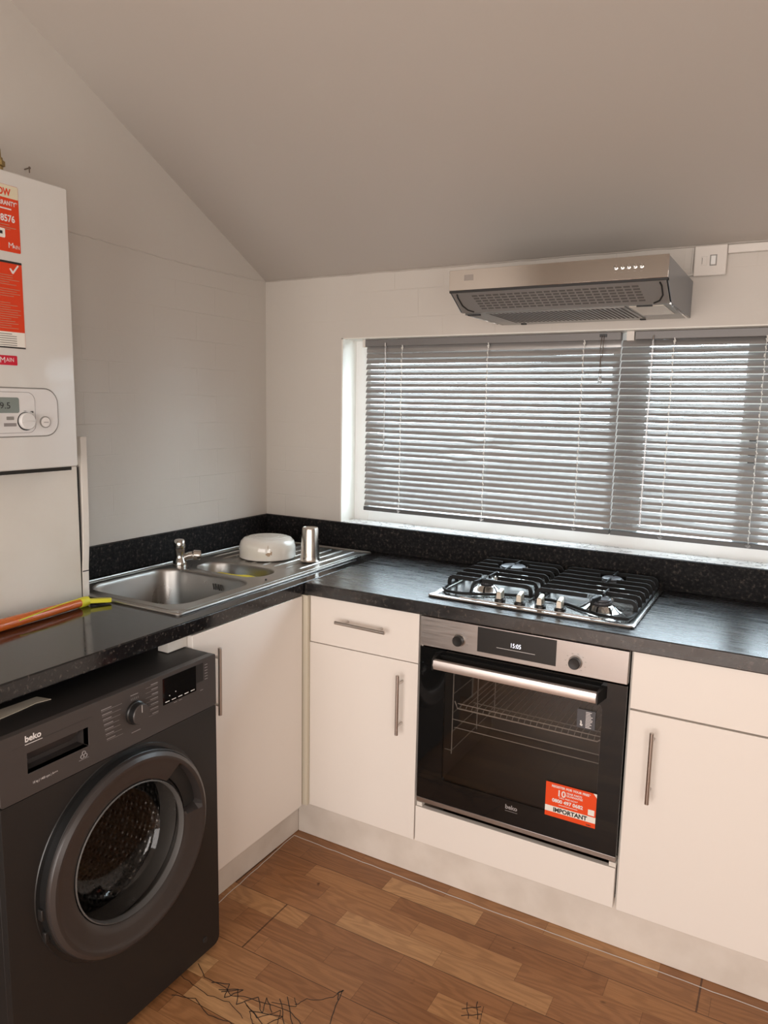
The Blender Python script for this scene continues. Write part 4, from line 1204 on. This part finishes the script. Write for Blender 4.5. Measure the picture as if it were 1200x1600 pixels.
# recess ring around the door and the door itself
MB(FW).lathe([(.2400, -.0005), (.2385, .0020), (.2320, .0020), (.2292, .0020), (.2288, .0205), (.2272, .0215)], (CY, CZ, 0), 96, False, False).build('door_surround', 'black', wm)
dr = bpy.data.objects.new('door', None)
n = 144
def notch(a):
    a = math.degrees(a) % 360
    lo, hi, s = 4, 50, 2.5
    if a < lo or a > hi: return 0
    return min(1, (a-lo)/s, (hi-a)/s)
prof = [(.2240, .001), (.2265, .006), (.2268, .0215), (.2240, .028), (.2160, .0335), (.2100, .0335), (.2070, .0320), (.1960, .0290), (.1780, .0245), (.1650, .0210), (.1590, .0170), (.1560, .004)]
rings = []
for j, (r, h) in enumerate(prof):
    rg = []
    for i in range(n):
        a = 2*PI*i/n; q = notch(a); hh = h
        if 7 <= j <= 9: hh = h-q*(.040, .045, .012)[j-7]
        if j == 7: r_ = r+q*.009
        else: r_ = r
        rg.append((CY+r_*math.cos(a), CZ+r_*math.sin(a), hh))
    rings.append(rg)
m_ = MB(FW); m_.loft(rings, False, False)
dr = m_.build('door', 'wmd', wm, smooth=28)
m_ = MB(FW); aa = [math.radians(5.5+43*i/20) for i in range(21)]
sec = [(CY+.2065*math.cos(a), CZ+.2065*math.sin(a)) for a in aa]+[(CY+.1700*math.cos(a), CZ+.1700*math.sin(a)) for a in reversed(aa)]
m_.prism(sec, -.004, .006); m_.build('recess_shade', 'blackm', dr)  # black plate puts the deep shade of the grip notch into colour
m_ = MB(FW); m_.lathe([(.1572, .018), (.1545, .020), (.1525, .014), (.1520, .002)], (CY, CZ, 0), 96, False, False); m_.build('inner_rim', 'rubber', dr, smooth=30)
m_ = MB(FW); m_.lathe([(.1540, .010), (.1500, .000), (.1440, -.030), (.1330, -.055), (.1180, -.066), (.080, -.074), (.04, -.077), (.002, -.078)], (CY, CZ, 0), 96, False, False)
m_.build('glass_bowl', 'wmglass', dr, smooth=60)
m_ = MB(FW); m_.box(CY-.234, CY-.224, CZ-.03, CZ-.005, .0, .014); m_.box(CY-.226, CY-.216, CZ-.085, CZ-.062, .0, .010)
m_.build('hinge', 'wm', dr, bevel=.002)
m_ = MB(FW); m_.lathe([(.1880, -.019), (.1800, -.030), (.1720, -.024), (.1640, -.040), (.1660, -.075)], (CY, CZ, 0), 64, False, False); m_.build('gasket', 'rubber', wm)
m_ = MB(FW); m_.lathe([(.1650, -.078), (.2350, -.090), (.2350, -.400), (.002, -.405)], (CY, CZ, 0), 64, False, False); dm = m_.build('drum', 'wmsteel', wm)
for k in range(3):
    m_ = MB(FW)
    a = math.radians(40+120*k); ca, sa = math.cos(a), math.sin(a)
    def P(r, t, w_): return (CY+r*ca-t*sa, CZ+r*sa+t*ca, w_)
    m_.loft([[P(.234, -.035, w_), P(.200, -.012, w_), P(.185, 0, w_), P(.200, .012, w_), P(.234, .035, w_)] for w_ in (-.10, -.39)])
    m_.build('drum_paddle', 'wmsteel', dm)
m_ = MB(FW)
for i in range(56):
    a = 2*PI*i/56
    for j in range(13):
        w_ = -.115-j*.022-(.011 if i % 2 else 0)
        r = .2338
        ca, sa = math.cos(a), math.sin(a)
        q = [(CY+r*ca-dt*sa, CZ+r*sa+dt*ca, w_+dw) for dt, dw in ((-.0062, 0), (0, -.0062), (.0062, 0), (0, .0062))]
        m_.f([m_.v(p) for p in q])
m_.build('drum_holes', 'drumdot', dm)
m_ = MB(FW); m_.lathe([(.008, .0), (.008, .002), (.006, .0025)], (WY1-.055, .060, 0), 12); m_.build('filter_flap_mark', 'dark', wm)
for y in (WY0+.05, WY1-.05):
    for x in (.15, .62):
        MB().lathe([(.02, 0), (.02, .012), (.012, .014), (.012, .022)], (x, y, .0005), 16).build('foot', 'black', wm)
# beige card on top of the machine
m_ = MB(); m_.prism([(.560, -1.492), (.598, -1.484), (.590, -1.515), (.596, -1.560), (.606, -1.665), (.555, -1.665)], .8368, .8380)
tag(m_.build('card_sheet', 'card'), 'beige card lying on top of the washing machine under the worktop', 'card')

# ================================================================ MARKER SCRIBBLES ON THE FLOOR
m_ = MB(); random.seed(21)
def stroke(pts, wd=.0016):
    P = []
    for (a, b_) in zip(pts, pts[1:]):
        for t in (0, .25, .5, .75): P.append((a[0]+(b_[0]-a[0])*t+random.uniform(-.002, .002), a[1]+(b_[1]-a[1])*t+random.uniform(-.002, .002)))
    P.append(pts[-1])
    for (a, b_) in zip(P, P[1:]):
        d = Vector((b_[0]-a[0], b_[1]-a[1], 0))
        if d.length < 1e-5: continue
        d.normalize(); n = Vector((-d.y, d.x))*wd*.5
        m_.prism([(a[0]+n.x, a[1]+n.y), (a[0]-n.x, a[1]-n.y), (b_[0]-n.x, b_[1]-n.y), (b_[0]+n.x, b_[1]+n.y)], .0001, .0006)
stroke([(.684, -1.150), (.73, -1.175), (.79, -1.172), (.83, -1.185), (.87, -1.170), (.92, -1.160), (.99, -1.150), (1.05, -1.175)])
stroke([(.66, -1.20), (.72, -1.21), (.78, -1.215), (.84, -1.205), (.90, -1.225)], .0012)
stroke([(.79, -1.19), (.83, -1.16), (.86, -1.20), (.89, -1.155), (.93, -1.19), (.91, -1.145), (.95, -1.175)], .002)
stroke([(.87, -1.185), (.96, -1.215), (.98, -1.17), (.90, -1.20)], .0018)
stroke([(.94, -1.13), (1.00, -1.19)], .002); stroke([(.955, -1.118), (1.015, -1.178)], .002); stroke([(.93, -1.15), (.99, -1.13), (.97, -1.11)], .0016)
stroke([(.985, -1.128), (1.00, -1.098), (1.03, -1.082), (1.052, -1.060), (1.062, -1.028)], .0014)
stroke([(1.062, -1.028), (1.072, -1.08), (1.095, -1.14)], .0022)
stroke([(1.062, -1.028), (1.055, -1.040), (1.068, -1.060)], .0026)
stroke([(.70, -1.26), (.76, -1.24), (.82, -1.26), (.88, -1.25), (.95, -1.27), (1.02, -1.26)], .0016)
stroke([(.95, -1.26), (1.02, -1.22), (1.00, -1.28)], .0014)
stroke([(.76, -1.18), (.80, -1.16), (.82, -1.20), (.845, -1.155), (.80, -1.19)], .0022)
stroke([(.88, -1.19), (.93, -1.205), (.965, -1.16), (.985, -1.205), (.93, -1.225), (.90, -1.20)], .0016)
tag(m_.build('marker_scribble', 'ink', smooth=0), 'large tangle of black marker lines on the oak floor in front of the washing machine', 'scribble')
# hash mark further right
m_ = MB()
stroke([(1.345, -.925), (1.385, -.895)], .0018); stroke([(1.355, -.945), (1.395, -.915)], .0018)
stroke([(1.350, -.900), (1.372, -.945)], .0018); stroke([(1.370, -.885), (1.392, -.935)], .0018); stroke([(1.39, -.89), (1.405, -.96)], .001)
tag(m_.build('marker_scribble', 'ink', smooth=0), 'small black hash-shaped marker scribble on the floor below the oven', 'scribble')
